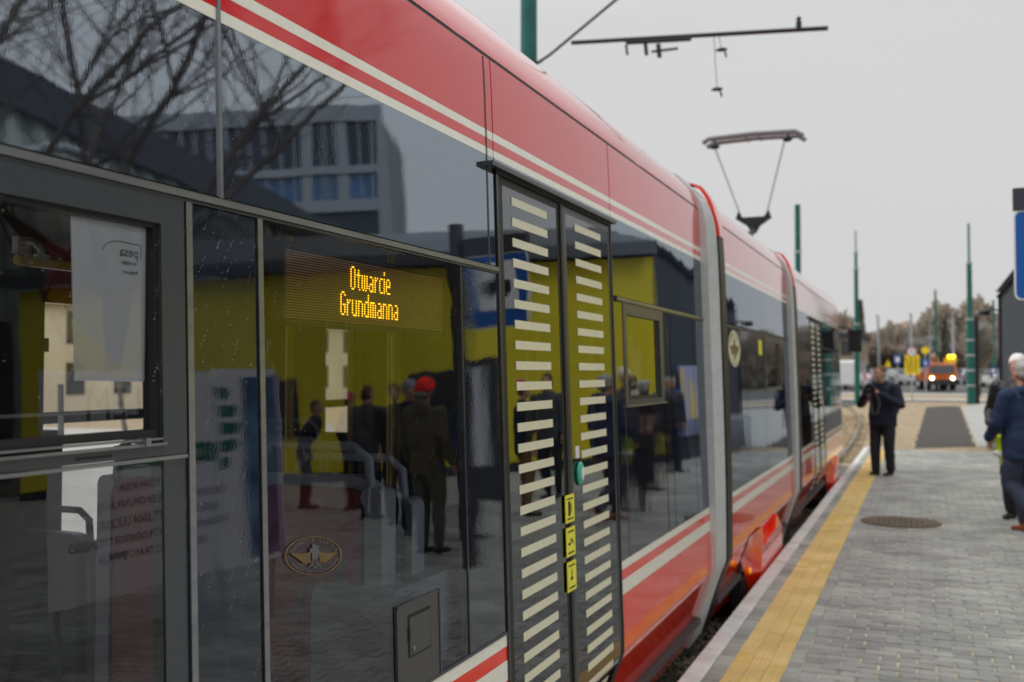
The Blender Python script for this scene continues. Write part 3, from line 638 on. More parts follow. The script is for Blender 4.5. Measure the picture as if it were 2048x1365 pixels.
text('small_print', 'pesa', .022, 'ink', tram, (-D(1.33) - .004, 1.35, 1.333), (0, -1, 0), (0, 0, 1), off=-.001)
# ---- bellows and end rings
def bellows(y0, y1, yr, section):
    ribs = 5; b = B(); n = ribs * 6; Z = zs(-.12, 2.9, .04) + zs(2.92, 3.0195, .012)
    vs = []
    for z in Z:
        for j in range(n + 1):
            w = abs(sin(pi * j / 6)); vs.append((-DB(z) + .006 - .06 * (1 - w), y0 + (y1 - y0) * j / n, z + (.03 * w if z > 2.9 else 0)))
    m = n + 1; b.add(vs, [(i * m + j, i * m + j + 1, (i + 1) * m + j + 1, (i + 1) * m + j) for i in range(len(Z) - 1) for j in range(n)], smooth=True)
    b.add([p for z in Z for p in ((-DB(z) + .006, y0, z + (.02 if z > 2.9 else 0)), (-DB(z) - .1, y0, z - (.08 if z > 2.9 else 0)))], [(2 * i, 2 * i + 1, 2 * i + 3, 2 * i + 2) for i in range(len(Z) - 1)])
    b.add([(-4.95 - x, y, z) for x, y, z in vs], [(i * m + j + 1, i * m + j, (i + 1) * m + j, (i + 1) * m + j + 1) for i in range(len(Z) - 1) for j in range(n)], smooth=True)
    o = b.obj('bellows', 'bellow', tram, fix=False)
    b = B(); skin(b, y1, yr, -.10, 2.58, .012, .08, fn=DB, st=.04); b.obj('end_ring', 'rubber', o, fix=False)
    b = B(); skin(b, y1 + .02, yr, 2.58, 3.0195, .02, .03, fn=DB, st=.012); b.v = [(x, y, z + max(0, .06 - abs(z - 2.87) * .5)) for x, y, z in b.v]; b.obj('end_cap', 'bright_red', o, fix=False)
bellows(6.4, 6.79, 6.97, 1); bellows(10.76, 11.05, 11.22, 2)
# ---- section two
for a, c in ((6.97, 8.95), (8.95, 10.76)): bodyside(a, c); upper(a, c)
roof(6.97, 10.76); farwall(6.97, 10.76, [(7.9, 8.8), (9.3, 10.2)])
part('window_rail', 'alu_dark', 6.97, 10.76, 1.981, 1.997, .003, .02)
Ys = [6.974, 8.05, 8.95, 9.06]
for a, c in zip(Ys[:-1], Ys[1:]): part('blank_panel', 'black_panel', a, c - .006, .792, 1.977)
part('blank_panel', 'black_panel', 9.06, 10.1, .792, 1.482); part('blank_panel', 'black_panel', 10.106, 10.76, .792, 1.977)
wn = part('window', 'glass_dark', 9.12, 9.9, 1.535, 1.925, -.012, 0)
fr = B(); skin(fr, 9.06, 10.1, 1.926, 1.978, .003, .03); skin(fr, 9.06, 9.12, 1.517, 1.926, .003, .03); skin(fr, 10.04, 10.1, 1.517, 1.926, .003, .03); skin(fr, 9.06, 10.1, 1.485, 1.517, .003, .03); fr.obj('frame', 'frame', wn, fix=False)
fr = B(); skin(fr, 9.9, 10.04, 1.517, 1.926, -.008, .03); fr.obj('seal', 'rubber', wn, fix=False)
fr = B(); skin(fr, 9.06, 10.12, 1.484, 1.494, .012, .01); fr.obj('slider_rail', 'alu', wn, fix=False)
emblem(7.53, 1.828, .25, .138, True)
part('sticker', 'yellow_sticker', 8.72, 8.90, 1.80, 1.93, .0015, .002)
# ---- section three with door and nose
bodyside(11.22, 13.0); bodyside(14.5, 17.6)
for a, c in ((11.22, 13.0), (14.5, 17.6)): upper(a, c)
upper(13.0, 14.5, dark=False); part('upper_panel', 'black_panel', 13.0, 14.5, 2.345, 2.368)
roof(11.22, 17.6); farwall(11.22, 17.6, [(12.2, 13.4), (15, 17)])
part('window_rail', 'alu_dark', 11.22, 13.0, 1.981, 1.997, .003, .02); part('window_rail', 'alu_dark', 14.5, 17.6, 1.981, 1.997, .003, .02)
part('window', 'black_glass', 11.224, 12.4, .792, 1.977); part('window', 'glass_dark', 12.406, 12.98, .792, 1.977, 0, 0)
part('window', 'glass_dark', 14.52, 15.6, .792, 1.977, 0, 0); part('window', 'black_glass', 15.606, 17.6, .792, 1.977)
door(13.02, 14.48, 13.73)
def nose(z0, z1, m, nm):
    b = B(); Z = zs(z0, z1, .04); n = 8; vs = []
    for z in Z:
        for j in range(n + 1):
            t = j / n; d = D(z); top = max(0, (z - 1.2) / 1.9); vs.append((-d - (t ** 2.2) * .55, 17.6 + t * (1.15 - .75 * top ** 1.5), z))
    w = n + 1; F = [(i * w + j, i * w + j + 1, (i + 1) * w + j + 1, (i + 1) * w + j) for i in range(len(Z) - 1) for j in range(n)]
    b.add(vs, F, smooth=True); b.add([(-4.95 - x, y, z) for x, y, z in vs], [tuple(reversed(f)) for f in F], smooth=True)
    b.add([p for i in range(len(Z)) for p in (vs[i * w + n], (-4.95 - vs[i * w + n][0], vs[i * w + n][1], vs[i * w + n][2]))], [(2 * i, 2 * i + 1, 2 * i + 3, 2 * i + 2) for i in range(len(Z) - 1)], smooth=True)
    b.obj(nm, m, tram, fix=False)
nose(-.12, .79, 'bright_red', 'nose_skirt'); nose(.79, 2.37, 'black_glass', 'cab_window'); nose(2.37, 2.71, 'red', 'nose_panel'); nose(2.71, 3.07, 'red', 'nose_roof')
k = B(); k.tube([(-1.45, 18.0, 2.45), (-1.22, 18.15, 2.42), (-1.12, 18.2, 2.36)], .016, n=6); mr_ = k.obj('mirror_arm', 'dark_steel', tram)
k = B(); k.box((-1.20, 18.12, 2.00), (-.99, 18.24, 2.36)); k.box((-1.21, 18.10, 2.34), (-.98, 18.26, 2.38)); k.obj('mirror_housing', 'rubber', mr_)
# ---- bogie fairings
def fairing(y0, y1, y2, y3):
    b = B()
    a = [(y0, .28), (y0 + .15, -.14), (y1, -.16), (y1 + .08, .36)]
    def X(y, z):
        t = min(1, max(0, (y - y0) / max(.01, (y1 - y0)))); dd = D(max(z, -.12)); return -(dd * (1 - t) + 1.262 * t) + .006
    ny = 10
    rows = [(-.17, 0), (.02, .0), (.20, .0), (.37, .0)]
    vs = []
    for z, _ in rows:
        for i in range(ny + 1): y = y0 + (y1 - y0) * i / ny; vs.append((X(y, z) + (.0 if z > -.1 else -.05), y, z))
    m = ny + 1; b.add(vs, [(i * m + j, i * m + j + 1, (i + 1) * m + j + 1, (i + 1) * m + j) for i in range(3) for j in range(ny)], smooth=False)
    o = b.obj('bogie_fairing', 'bright_red', tram, fix=False)
    b = B(); b.prism([(y1 + .006, -.17), (y3, -.13), (y3 - .05, .20), (y2, .36), (y2 - .1, .24), (y1 + .1, .20), (y1 + .05, .37), (y1 + .006, .37)], 0, -1.40, -1.256)
    b.obj('bogie_cover', 'bright_red', o)
    b = B(); b.box((-1.42, y0, -.22), (-1.34, y3, .34)); b.obj('fairing_gap_shade_slab', 'rubber', o)  # dark slab in place of the shade in the gap behind the fairing
fairing(7.92, 8.42, 9.35, 9.75); fairing(15.2, 15.6, 16.2, 16.5)
for (yy, zz) in ((5.05, -.0), (8.15, .06), (12.3, .0), (15.3, .03)):
    k = B(); k.sphere((-D(zz) + (.012 if not 7.4 < yy < 8.4 else .075), yy, zz), (.014, .035, .028), 12, 8); k.obj('side_reflector', 'amber', tram)
for y0, y1 in ((8.6, 9.6), (15.0, 16.0), (-1.5, -.5)):      # wheels
    for yy in (y0, y1 + .7):
        k = B(); k.tube([(-1.84, yy, .02), (-1.70, yy, .02)], .30, n=28); k.tube([(-3.25, yy, .02), (-3.11, yy, .02)], .30, n=28); k.tube([(-3.2, yy, .02), (-1.8, yy, .02)], .06, n=8); k.obj('wheelset', 'dark_steel', tram)
# ---- pantograph
k = B(); pg = None
def tubeobj(nm, segs, m, par):
    k = B()
    for pts, r in segs: k.tube(pts, r, n=6)
    return k.obj(nm, m, par)
pcx, pcy, pz = -2.50, 16.2, 5.43
pg = tubeobj('pantograph', [([(pcx, 16.2, 3.98), (pcx - .0, 14.9, 3.3)], .05), ([(pcx - .5, 14.9, 3.26), (pcx + .5, 14.9, 3.26)], .06), ([(pcx - .5, 14.2, 3.2), (pcx + .5, 14.2, 3.2)], .05)], 'dark_steel', tram)
tubeobj('upper_arm', [([(pcx - .20, 16.2, 4.16), (pcx - .62, 16.2, pz - .10)], .014), ([(pcx + .20, 16.2, 4.16), (pcx + .50, 16.2, pz - .06)], .014)], 'grey_pole', pg)
b = B(); b.prism([(-.28, .10), (-.24, .22), (-.17, .12), (.17, .12), (.24, .22), (.28, .10), (.10, -.02), (.03, -.14), (-.03, -.14), (-.10, -.02)], 1, -.05, .05)
b.v = [(x + pcx, y + 16.2, z + 4.02) for x, y, z in b.v]; b.obj('knuckle', 'dark_steel', pg)
b = B()
for dy in (-.16, .16): b.tube([(pcx - .78, 16.2 + dy, pz - .06), (pcx - .68, 16.2 + dy, pz), (pcx, 16.2 + dy, pz + .02), (pcx + .68, 16.2 + dy, pz), (pcx + .80, 16.2 + dy, pz - .08)], .040, n=6)
for dx in (-.62, -.1, .1, .55): b.tube([(pcx + dx, 16.0, pz - .01), (pcx + dx, 16.4, pz - .01)], .02, n=6)
b.obj('collector_head', 'head_grey', pg)
b = B(); b.sphere((pcx - .62, 16.2, pz - .10), (.09, .06, .04)); b.obj('head_pivot', 'dark_steel', pg); b = B(); b.sphere((pcx + .54, 16.2, pz - .07), (.08, .06, .05)); b.obj('head_pivot', 'dark_steel', pg)
# ---- interior fittings
def rrect(x0, x1, z0, z1, r, n=5):
    P = []
    for cx, cz, a0 in ((x1 - r, z1 - r, 0), (x0 + r, z1 - r, 90), (x0 + r, z0 + r, 180), (x1 - r, z0 + r, 270)):
        for i in range(n + 1): t = radians(a0 + 90 * i / n); P.append((cx + r * cos(t), cz + r * sin(t)))
    return P
def seat(x0, x1, y, s, zt=1.30, up=.25):      # s=-1: upholstered side turned to -y
    b = B(); b.box((x0, y, zt - .90), (x1, y + s * .42, zt - .80)); st_ = b.obj('seat', 'fabric', tram)
    b = B(); b.prism(rrect(x0, x1, zt - .88, zt, .09), 1, y, y - s * .05); b.prism(rrect(x0 - .02, x0 + .05, zt - .85, zt - .03, .03), 1, y - s * .05, y + s * .03); b.prism(rrect(x1 - .05, x1 + .02, zt - .85, zt - .03, .03), 1, y - s * .05, y + s * .03); b.obj('shell', 'seat_shell', st_)
    b = B(); b.prism(rrect(x0 + .035, x1 - .035, zt - .84, zt - .035, .07), 1, y + s * .002, y + s * .03); b.obj('backrest', 'fabric', st_)
    b = B(); b.tube([(x0 + .03, y, zt - .06), (x0 + .04, y, zt + .05), (x0 + .09, y, zt + .085), (x1 - .09, y, zt + .085), (x1 - .04, y, zt + .05), (x1 - .03, y, zt - .06)], .014, n=8); b.obj('grab_handle', 'seat_shell', st_)
    return st_
sA = seat(-1.90, -1.44, 2.50, -1, 1.35)
b = B()
for (u, v, l_, w_) in ((-1.56, 1.05, .16, .018), (-1.70, .95, .20, .016), (-1.62, .80, .22, .022), (-1.78, .70, .14, .014), (-1.52, .74, .12, .016)):
    b.add([(u - .02, 2.468, v - l_ / 2), (u + w_ / 2, 2.468, v - .01), (u + .03, 2.468, v + l_ / 2), (u - w_ / 2, 2.468, v + .02)], [(0, 1, 2, 3)])
b.obj('leaf_print', 'leafprint', sA, fix=False)
seat(-1.90, -1.44, 2.70, 1, 1.30); seat(-2.45, -1.98, 2.50, -1, 1.35); seat(-3.45, -3.0, 4.6, 1); seat(-3.45, -3.0, 3.0, 1, 1.02); seat(-1.88, -1.42, 1.12, 1, 1.08); seat(-2.36, -1.9, 1.12, 1, 1.08)
seat(-2.5, -2.0, 3.75, 1, 1.05); seat(-3.4, -2.9, 4.1, 1, 1.05)
b = B(); b.prism(rrect(2.42, 3.0, .1, 1.045, .05), 0, -1.62, -1.36); b.obj('heater_box', 'seat_shell', tram)
def pole(x, y, z0=.08, z1=2.24): b = B(); b.tube([(x, y, z0), (x, y, z1)], .017, n=10); b.obj('grab_pole', 'yellow_pole', tram)
for p in ((-2.35, 3.35), (-2.2, 3.9), (-2.9, 4.7), (-1.7, 3.05), (-1.75, 4.45), (-2.3, 6.0), (-2.4, 8.5), (-2.2, 13.8), (-1.75, 5.45)): pole(*p)
b = B(); b.tube([(-2.3, 2.0, 1.96), (-2.3, 6.2, 1.96)], .016, n=8); b.obj('grab_pole', 'yellow_pole', tram)
b = B(); b.box((-3.3, 4.9, .08), (-2.7, 5.3, .5)); b.box((-3.2, 4.2, .08), (-2.7, 4.25, .6)); b.obj('step_guard', 'yellow_pole', tram)
sc_ = Matrix.Translation((-2.36, 2.10, 1.99)) @ Matrix.Scale(.55, 4) @ Matrix.Translation((2.35, -2.14, -2.04))
b = B(); b.tube([(-2.40, 2.13, 2.1), (-2.34, 2.15, 2.1), (-2.30, 2.16, 2.06), (-2.30, 2.16, 2.02)], .018, n=8); cc = b.xf(sc_).obj('ceiling_camera', 'white', tram)
b = B(); b.box((-2.44, 2.10, 2.04), (-2.40, 2.19, 2.13)); b.xf(sc_).obj('mount', 'white', cc); b = B(); b.tube([(-2.30, 2.16, 2.03), (-2.30, 2.16, 1.985)], .045, n=14); b.xf(sc_).obj('housing', 'white', cc)
b = B(); b.sphere((-2.30, 2.16, 1.985), .036, 12, 8); b.xf(sc_).obj('dome', 'black_glass', cc)
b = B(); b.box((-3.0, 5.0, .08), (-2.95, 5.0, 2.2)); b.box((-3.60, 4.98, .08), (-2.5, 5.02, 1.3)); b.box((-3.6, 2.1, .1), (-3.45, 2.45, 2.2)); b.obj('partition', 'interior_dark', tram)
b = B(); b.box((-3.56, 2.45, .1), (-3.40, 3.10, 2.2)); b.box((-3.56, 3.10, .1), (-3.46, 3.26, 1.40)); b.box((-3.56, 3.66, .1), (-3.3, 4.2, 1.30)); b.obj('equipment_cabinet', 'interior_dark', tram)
b = B(); b.box((-3.59, 2.95, 1.74), (-3.57, 3.28, 1.80)); b.obj('blue_notice', 'sign_blue', tram)
# ================================================================== POLES, OVERHEAD LINE
def stepped_pole(name, label, x, y, z0, segs, m='green_pole', cat='pole', group=None, rings=()):
    t = thing(name, label, cat, (x, y, z0), group=group); z = 0
    for i, (h, r) in enumerate(segs):
        k = B(); k.tube([(0, 0, z), (0, 0, z + h)], [r, r * .93], n=8); k.obj('mast_section', m, t); z += h
    for rz_, rr in rings: k = B(); k.tube([(0, 0, rz_ - .05), (0, 0, rz_ + .05)], rr, n=10); k.obj('clamp_ring', 'grey_pole', t)
    return t
g = 'green overhead line masts'
t = stepped_pole('catenary_mast', 'dark green overhead line mast behind the tram roof with a long horizontal bracket arm', -5.75, 14.6, -.4, [(5, .155), (6, .145)], group=g)
k = B(); k.tube([(.72, 0, 7.2), (4.55, .03, 6.93)], .034, n=8); arm = k.obj('bracket_arm', 'dark_steel', t)
k = B(); k.tube([(.15, 0, 6.95), (.35, 0, 7.05), (1.4, 0, 7.75), (3.4, 0, 9.0)], .022, n=6); k.obj('tie_rod', 'dark_steel', t)
k = B(); k.tube([(1.6, 0, 7.09), (2.6, 0, 7.02)], .035, n=6); k.tube([(1.6, 0, 7.05), (1.62, 0, 6.9)], .02, n=6); k.tube([(1.9, 0, 7.05), (1.92, 0, 6.86)], .03, n=6); k.tube([(2.1, 0, 7.0), (2.12, 0, 6.80)], .035, n=6); k.tube([(2.0, 0, 6.9), (2.4, 0, 6.9)], .02, n=6); k.obj('insulator', 'dark_steel', arm)
for dx, z in ((3.05, 6.8), (2.98, 6.22)):
    k = B(); k.tube([(dx, 0, z), (dx - .04, 0, 7.02)], .005, n=4); k.sphere((dx, 0, z), (.09, .03, .03), 8, 6); k.tube([(dx + .04, 0, z), (dx + .07, 0, z - .12)], .015, n=5); k.obj('dropper_clamp', 'dark_steel', arm)
k = B(); k.tube([(4.15, .03, 6.96), (4.15, .03, 7.08)], .04, n=8); k.sphere((4.15, .03, 7.12), .035, 8, 6); k.obj('rod_insulator', 'dark_steel', arm)
k = B(); k.tube([(.0, 0, 6.9), (.22, 0, 6.97)], .02, n=6); k.obj('rod_clamp', 'dark_steel', arm)
stepped_pole('catenary_mast', 'plain dark green mast rising behind the rear of the tram roof with one pale band', -5.8, 51.7, -.4, [(5, .17), (5.5, .15)], rings=[(8.1, .19)], group=g)
stepped_pole('catenary_mast', 'tall slim green mast just past the tram, with a needle tip, behind the black mirror', -3.35, 57, -.05, [(4.3, .15), (3.0, .115), (.9, .08), (1.2, .035)], rings=[(4.3, .17), (7.3, .16), (8.2, .12)], group=g)
stepped_pole('catenary_mast', 'short thin dark green mast in the middle of the open ground', .83, 79, .3, [(4.2, .11), (3.2, .08)], rings=[(7.3, .10)], group=g)
stepped_pole('catenary_mast', 'thick banded green mast on the right, beside the grey corrugated pavilion', 2.28, 58, -.05, [(4.5, .20), (3.0, .14), (2.1, .06)], rings=[(1.0, .215), (1.8, .215), (2.6, .215), (3.4, .215), (4.5, .21), (7.5, .16)], group=g)
stepped_pole('catenary_mast', 'distant green mast between the thick banded mast and the pavilion', 5.4, 92, .45, [(4.2, .16), (3.0, .1)], group=g)
stepped_pole('signal_post', 'dark slim post standing just right of the thick banded green mast', 2.62, 59, -.05, [(4.7, .13)], m='dark_steel', cat='post')
def lamp(x, y, h, label, r=.16):
    t = thing('street_lamp', label, 'street lamp', (x, y, zf(y)), group='grey street lamp columns beyond the road')
    k = B(); k.tube([(0, 0, 0), (0, 0, h)], [r, r * .6], n=8); k.obj('column', 'grey_pole', t)
    k = B(); k.tube([(0, 0, h - .1), (0, -.6, h + .1), (0, -1.2, h + .1)], .05, n=6); k.obj('arm', 'grey_pole', t)
    k = B(); k.box((-.14, -1.8, h + .04), (.14, -1.1, h + .16)); k.obj('lamp_head', 'grey_pole', t)
def at(px, Y): u = (px - 1024) / 1991; return Y * (u * .924 - .3823) / (u * .3823 + .924)
lamp(at(1757, 96), 96, 6.0, 'grey lamp column directly behind the photographer'); lamp(at(1823, 98), 98, 6.2, 'grey lamp column above the round white sign')
lamp(at(1861, 102), 102, 5.8, 'thin grey lamp column left of the short green mast', .09); lamp(at(1907, 96), 96, 6.1, 'grey lamp column right of the orange truck crane'); lamp(at(1990, 100), 100, 5.4, 'grey lamp column near the pavilion corner', .12)
# ================================================================== SIGNS
def plate(kind, w, h, m, y=-.03, th=.01, z=0):
    b = B()
    if kind == 'disc': b.tube([(0, y, z), (0, y - th, z)], w / 2, n=28)
    elif kind == 'diamond': b.prism([(0, z - h / 2), (w / 2, z), (0, z + h / 2), (-w / 2, z)], 1, y - th, y)
    elif kind == 'tri': b.prism([(-w / 2, z - h / 2), (w / 2, z - h / 2), (0, z + h / 2)], 1, y - th, y)
    else: b.prism(rrect(-w / 2, w / 2, z - h / 2, z + h / 2, min(w, h) * .08), 1, y - th, y)
    return b
def sign(px, Y, items, label, zb=None, top=3.0, cat='road sign'):
    top = max(i_[4] for i_ in items) + .2; t = thing('road_sign', label, cat, (at(px, Y), Y, zf(Y))); k = B(); k.tube([(0, 0, 0), (0, 0, top)], .04, n=6); k.obj('post', 'grey_pole', t)
    for (kd, w, h, m, z, inner) in items:
        o = plate(kd, w, h, m, z=z).obj('sign_plate', m, t)
        for (kd2, w2, h2, m2, dz) in inner: plate(kd2, w2, h2, m2, y=-.045, z=z + dz, th=.006).obj('symbol', m2, o)
def zpx(py, Y): return 1.65 + (745 - py) / 1991 * Y / 1.06 - zf(Y)
sg = sign(1824, 62, [('disc', .56, .56, 'sign_red', zpx(705, 62), [('disc', .46, .46, 'sign_white', 0)]), ('rect', .80, 1.14, 'sign_yellow', zpx(730, 62), [])], 'round white sign above a tall yellow lane diagram sign', top=3.4)
tt = [o for o in bpy.data.objects if o.name.startswith('road_sign')][0]
lane = [c for c in tt.children if c.data and c.data.materials and c.data.materials[0].name == 'sign_yellow'][0]
zc = zpx(730, 62)
for dx, tilt in ((-.2, .28), (-.02, .1), (.2, 0)):
    b = B(); b.prism([(dx - .025, zc - .42), (dx + .025, zc - .42), (dx + .03, zc + .1), (dx + tilt * -.6 + .03, zc + .42), (dx + tilt * -.6 - .03, zc + .42), (dx - .03, zc + .1)], 1, -.052, -.046); b.obj('lane_arrow', 'ink', lane)
t = text('speed_number', '30', .26, 'ink', tt, (0, -.052, zpx(705, 62)), (1, 0, 0), (0, 0, 1))
sign(1851, 74, [('disc', .50, .50, 'sign_yellow', zpx(702, 74), []), ('disc', .56, .56, 'sign_blue', zpx(727, 74), [('rect', .10, .3, 'sign_white', 0)])], 'yellow disc above a round blue sign, left of the short green mast', top=4.0)
sign(1795, 80, [('rect', .50, .70, 'sign_blue', zpx(720, 80), [('rect', .30, .40, 'sign_white', 0)])], 'small pale blue rectangular sign before the white hoarding', top=4.2)
sign(1776, 82, [('tri', .50, .55, 'sign_yellow', zpx(727, 82), [])], 'small yellow triangular sign right of the photographer', top=4.0)
sign(1737, 78, [('disc', .62, .62, 'sign_red', zpx(753, 78), [('disc', .46, .46, 'sign_white', 0)])], 'red ringed round sign peeking out left of the photographer', top=2.4)
sign(1986, 80, [('rect', .42, .5, 'sign_blue', zpx(742, 80), [('disc', .3, .3, 'sign_white', 0)])], 'small blue sign beside the pavilion corner', top=2.6)
# tram stop sign near the camera
t = thing('tram_stop_sign', 'large blue tram stop sign with a white square, at the right edge of the photo', 'sign', (.955, 8.42, 0))
k = B(); k.prism(rrect(-.315, .315, 2.195, 2.875, .05), 1, -.012, 0); pl = k.obj('sign_plate', 'sign_white', t)
k = B(); k.prism(rrect(-.302, .302, 2.208, 2.862, .04), 1, -.016, -.0125); bl = k.obj('blue_face', 'sign_blue', pl)
k = B(); k.prism(rrect(-.19, .22, 2.37, 2.80, .02), 1, -.019, -.0165); k.obj('white_square', 'sign_white', pl)
k = B(); k.prism(rrect(-.14, .16, 2.52, 2.63, .02), 1, -.023, -.0195); k.prism([(-.05, 2.63), (0, 2.70), (.05, 2.63)], 1, -.023, -.0195); k.tube([(-.09, -.023, 2.50), (-.09, -.0195, 2.50)], .02, n=10); k.tube([(.1, -.023, 2.50), (.1, -.0195, 2.50)], .02, n=10); k.obj('tram_pictogram', 'ink', pl, kind='stuff')
k = B(); k.box((-.315, -.03, 2.88), (.33, .05, 3.045)); k.obj('head_box', 'clad_dark', t)
k = B(); k.tube([(.42, .01, 0), (.42, .01, 3.2)], .075, n=12); k.obj('post', 'clad_dark', t)
k = B(); k.box((.3, -.01, 2.3), (.42, .03, 2.34)); k.box((.3, -.01, 2.74), (.42, .03, 2.78)); k.obj('bracket', 'clad_dark', t, kind='stuff')
# info case leaning by the sign, seen mirrored left of the door
t = thing('timetable_case', 'dark upright timetable case with a pale sheet beside the stop sign', 'timetable case', (1.42, 9.0, 0), .25)
k = B(); k.box((-.22, -.04, .55), (.22, .04, 1.95)); k.obj('cabinet', 'clad_dark', t)
k = B(); k.box((-.06, -.046, .9), (.15, -.041, 1.88)); k.obj('sheet', 'sign_white', t)
for dx in (-.19, .16):
    k = B(); k.box((dx, -.02, 0), (dx + .035, .02, .55)); k.obj('leg', 'clad_dark', t)
# ================================================================== PAVILION
def Pn(name, label, cat): return thing(name, label, cat)
pav = Pn('pavilion', 'dark grey corrugated pavilion with a bright yellow front standing behind the platform', 'building')
def facade(par, name, m, p0, p1, z0, zt0, zt1, rib=.12, depth=.03, th=.2):
    (xa, ya), (xb, yb) = p0, p1; Ld = math.hypot(xb - xa, yb - ya); dx, dy = (xb - xa) / Ld, (yb - ya) / Ld; nx, ny = dy, -dx
    # outward normal chosen toward the platform (towards smaller x+y)
    if nx * (-1) + ny * (-1) < 0: nx, ny = -nx, -ny
    b = B(); n = int(Ld / rib); pts = []
    for i in range(n):
        for f_, o in ((0, 0), (.45, 0), (.55, depth), (.95, depth)):
            s_ = (i + f_) * Ld / n; pts.append((xa + dx * s_ + nx * o, ya + dy * s_ + ny * o, zt0 + (zt1 - zt0) * s_ / Ld))
    pts.append((xb, yb, zt1)); vs = [p for x, y, z in pts for p in ((x, y, z0), (x, y, z))]
    b.add(vs, [(2 * i, 2 * i + 2, 2 * i + 3, 2 * i + 1) for i in range(len(pts) - 1)])
    b.add([(xa - nx * th, ya - ny * th, z0), (xb - nx * th, yb - ny * th, z0), (xb - nx * th, yb - ny * th, zt1), (xa - nx * th, ya - ny * th, zt0)], [(0, 1, 2, 3)])
    return b.obj(name, m, par, fix=False)
A0, A1, A2, A3 = (1.63, 24.6), (2.45, 20.3), (14.5, 15.0), (17.5, 21.5)
facade(pav, 'corrugated_wall', 'clad', A0, A1, 0, 3.42, 4.55, .11)
facade(pav, 'plinth', 'clad_dark', (2.47, 20.28), (14.5, 14.98), 0, .18, .18, .8, .01)
yw = facade(pav, 'yellow_wall', 'yellow_wall', (2.46, 20.31), A2, .18, 4.3, 4.3, 1.2, .012)
facade(pav, 'corrugated_wall', 'clad', (14.5, 30), A0, 0, 3.42, 3.42, .3)
b = B(); b.add([(2.3, 20.05, 4.32), (14.6, 14.7, 4.32), (15.6, 17.8, 5.7), (4.6, 23.4, 5.6), (2.35, 20.2, 4.62), (14.7, 14.75, 4.6), (1.5, 24.8, 3.45), (14, 30, 4.4)], [(0, 1, 5, 4), (4, 5, 2, 3), (4, 3, 6), (3, 2, 7, 6)]); b.obj('roof', 'clad_dark', pav, fix=False)
b = B(); b.add([(1.55, 24.7, 3.40), (2.40, 20.2, 4.58), (2.36, 20.15, 4.50), (1.50, 24.7, 3.32)], [(0, 1, 2, 3)]); b.add([(1.50, 24.7, 3.32), (2.36, 20.15, 4.50), (2.6, 20.4, 4.50), (1.8, 24.8, 3.32)], [(0, 1, 2, 3)]); b.obj('roof_edge', 'clad_dark', pav, fix=False)
for s_ in (.12, .34, .62, .8):      # windows and a door in the yellow front
    x = 2.46 + s_ * 12.04; y = 20.31 - s_ * 5.31; a = math.atan2(-5.31, 12.04); R = Matrix.Translation((x, y, 0)) @ Matrix.Rotation(a, 4, 'Z')
    w, z0, z1 = (1.0, .2, 2.3) if s_ < .2 else (1.3, 1.0, 2.1)
    if s_ in (.12,): continue
    k = B(); k.box((-w / 2, -.06, z0), (w / 2, -.02, z1)).xf(R); o = k.obj('window', 'win_dark', pav)
    k = B(); 
    for a_, c_ in (((-w / 2 - .05, -.08, z1), (w / 2 + .05, -.02, z1 + .05)), ((-w / 2 - .05, -.08, z0 - .05), (w / 2 + .05, -.02, z0)), ((-w / 2 - .05, -.08, z0), (-w / 2, -.02, z1)), ((w / 2, -.08, z0), (w / 2 + .05, -.02, z1))): k.box(a_, c_)
    k.xf(R); k.obj('frame', 'clad_dark', o)
# railing in front of the grey wall (seen mirrored as a row of bars)
t = thing('bicycle_stand', 'low grey rail stand in a row along the corrugated pavilion wall', 'bicycle stand', (0, 0, 0))
for i in range(12):
    k = B(); x, y = 1.75 + .03 * i, 23.9 - .26 * i; k.tube([(x - .5, y, 0), (x - .5, y, .75), (x - .1, y, .85), (x, y, .8), (x, y, 0)], .02, n=5); k.obj('hoop', 'alu_grey', t)
# lamp head on the pavilion corner
t = thing('wall_lamp', 'small dark lamp reaching out from the pavilion eave corner', 'lamp', (1.52, 24.5, 3.0))
k = B(); k.tube([(.1, .1, 0), (-.12, 0, .06), (-.22, 0, .0)], .02, n=6); k.obj('arm', 'dark_steel', t)
k = B(); k.sphere((-.26, 0, -.02), (.13, .1, .07), 10, 6); k.obj('lamp_head', 'dark_steel', t)
# hall and office behind (they show mirrored in the tram side)
hall = Pn('workshop_hall', 'long hall with a dark sloping roof edge and pale green corrugated side', 'building')
facade(hall, 'corrugated_wall', 'pale_clad', (21, 8), (21, 40), 0, 12.3, 8.0, .9, .18)
b = B(); b.add([(20.6, 7, 13.7), (20.6, 40, 9.0), (20.6, 40, 7.8), (20.6, 7, 12.3), (24, 7, 13.9), (24, 40, 9.2)], [(0, 1, 2, 3), (0, 4, 5, 1)]); b.obj('roof_edge', 'clad_dark', hall, fix=False)
b = B(); b.box((20.9, 8, 0), (21.05, 40, 4.4)); b.obj('plinth', 'clad_dark', hall)
for i, (yc, w) in enumerate(((14.5, 7), (22, 7.5), (29, 6))):
    pts = [(20.3, yc + w / 2 * cos(pi * j / 14), 4.5 + (6.0 - i * .9) * sin(pi * j / 14)) for j in range(15)]
    k = B(); k.tube(pts, .16, n=6); k.obj('arched_rib', 'office_stone', hall)
off = Pn('office_block', 'modern office block with pale vertical fins over dark windows and a blue glass storey', 'building')
Q0, Q1 = Vector((52, 58.1, 0)), Vector((34.1, 65.5, 0)); qd = (Q1 - Q0).normalized(); qn = Vector((qd.y, -qd.x, 0)); qn = qn if qn.x < 0 or qn.y < 0 else -qn
QM = Matrix(((qd.x, qn.x, 0, Q0.x), (qd.y, qn.y, 0, Q0.y), (0, 0, 1, 0), (0, 0, 0, 1))); QL = (Q1 - Q0).length
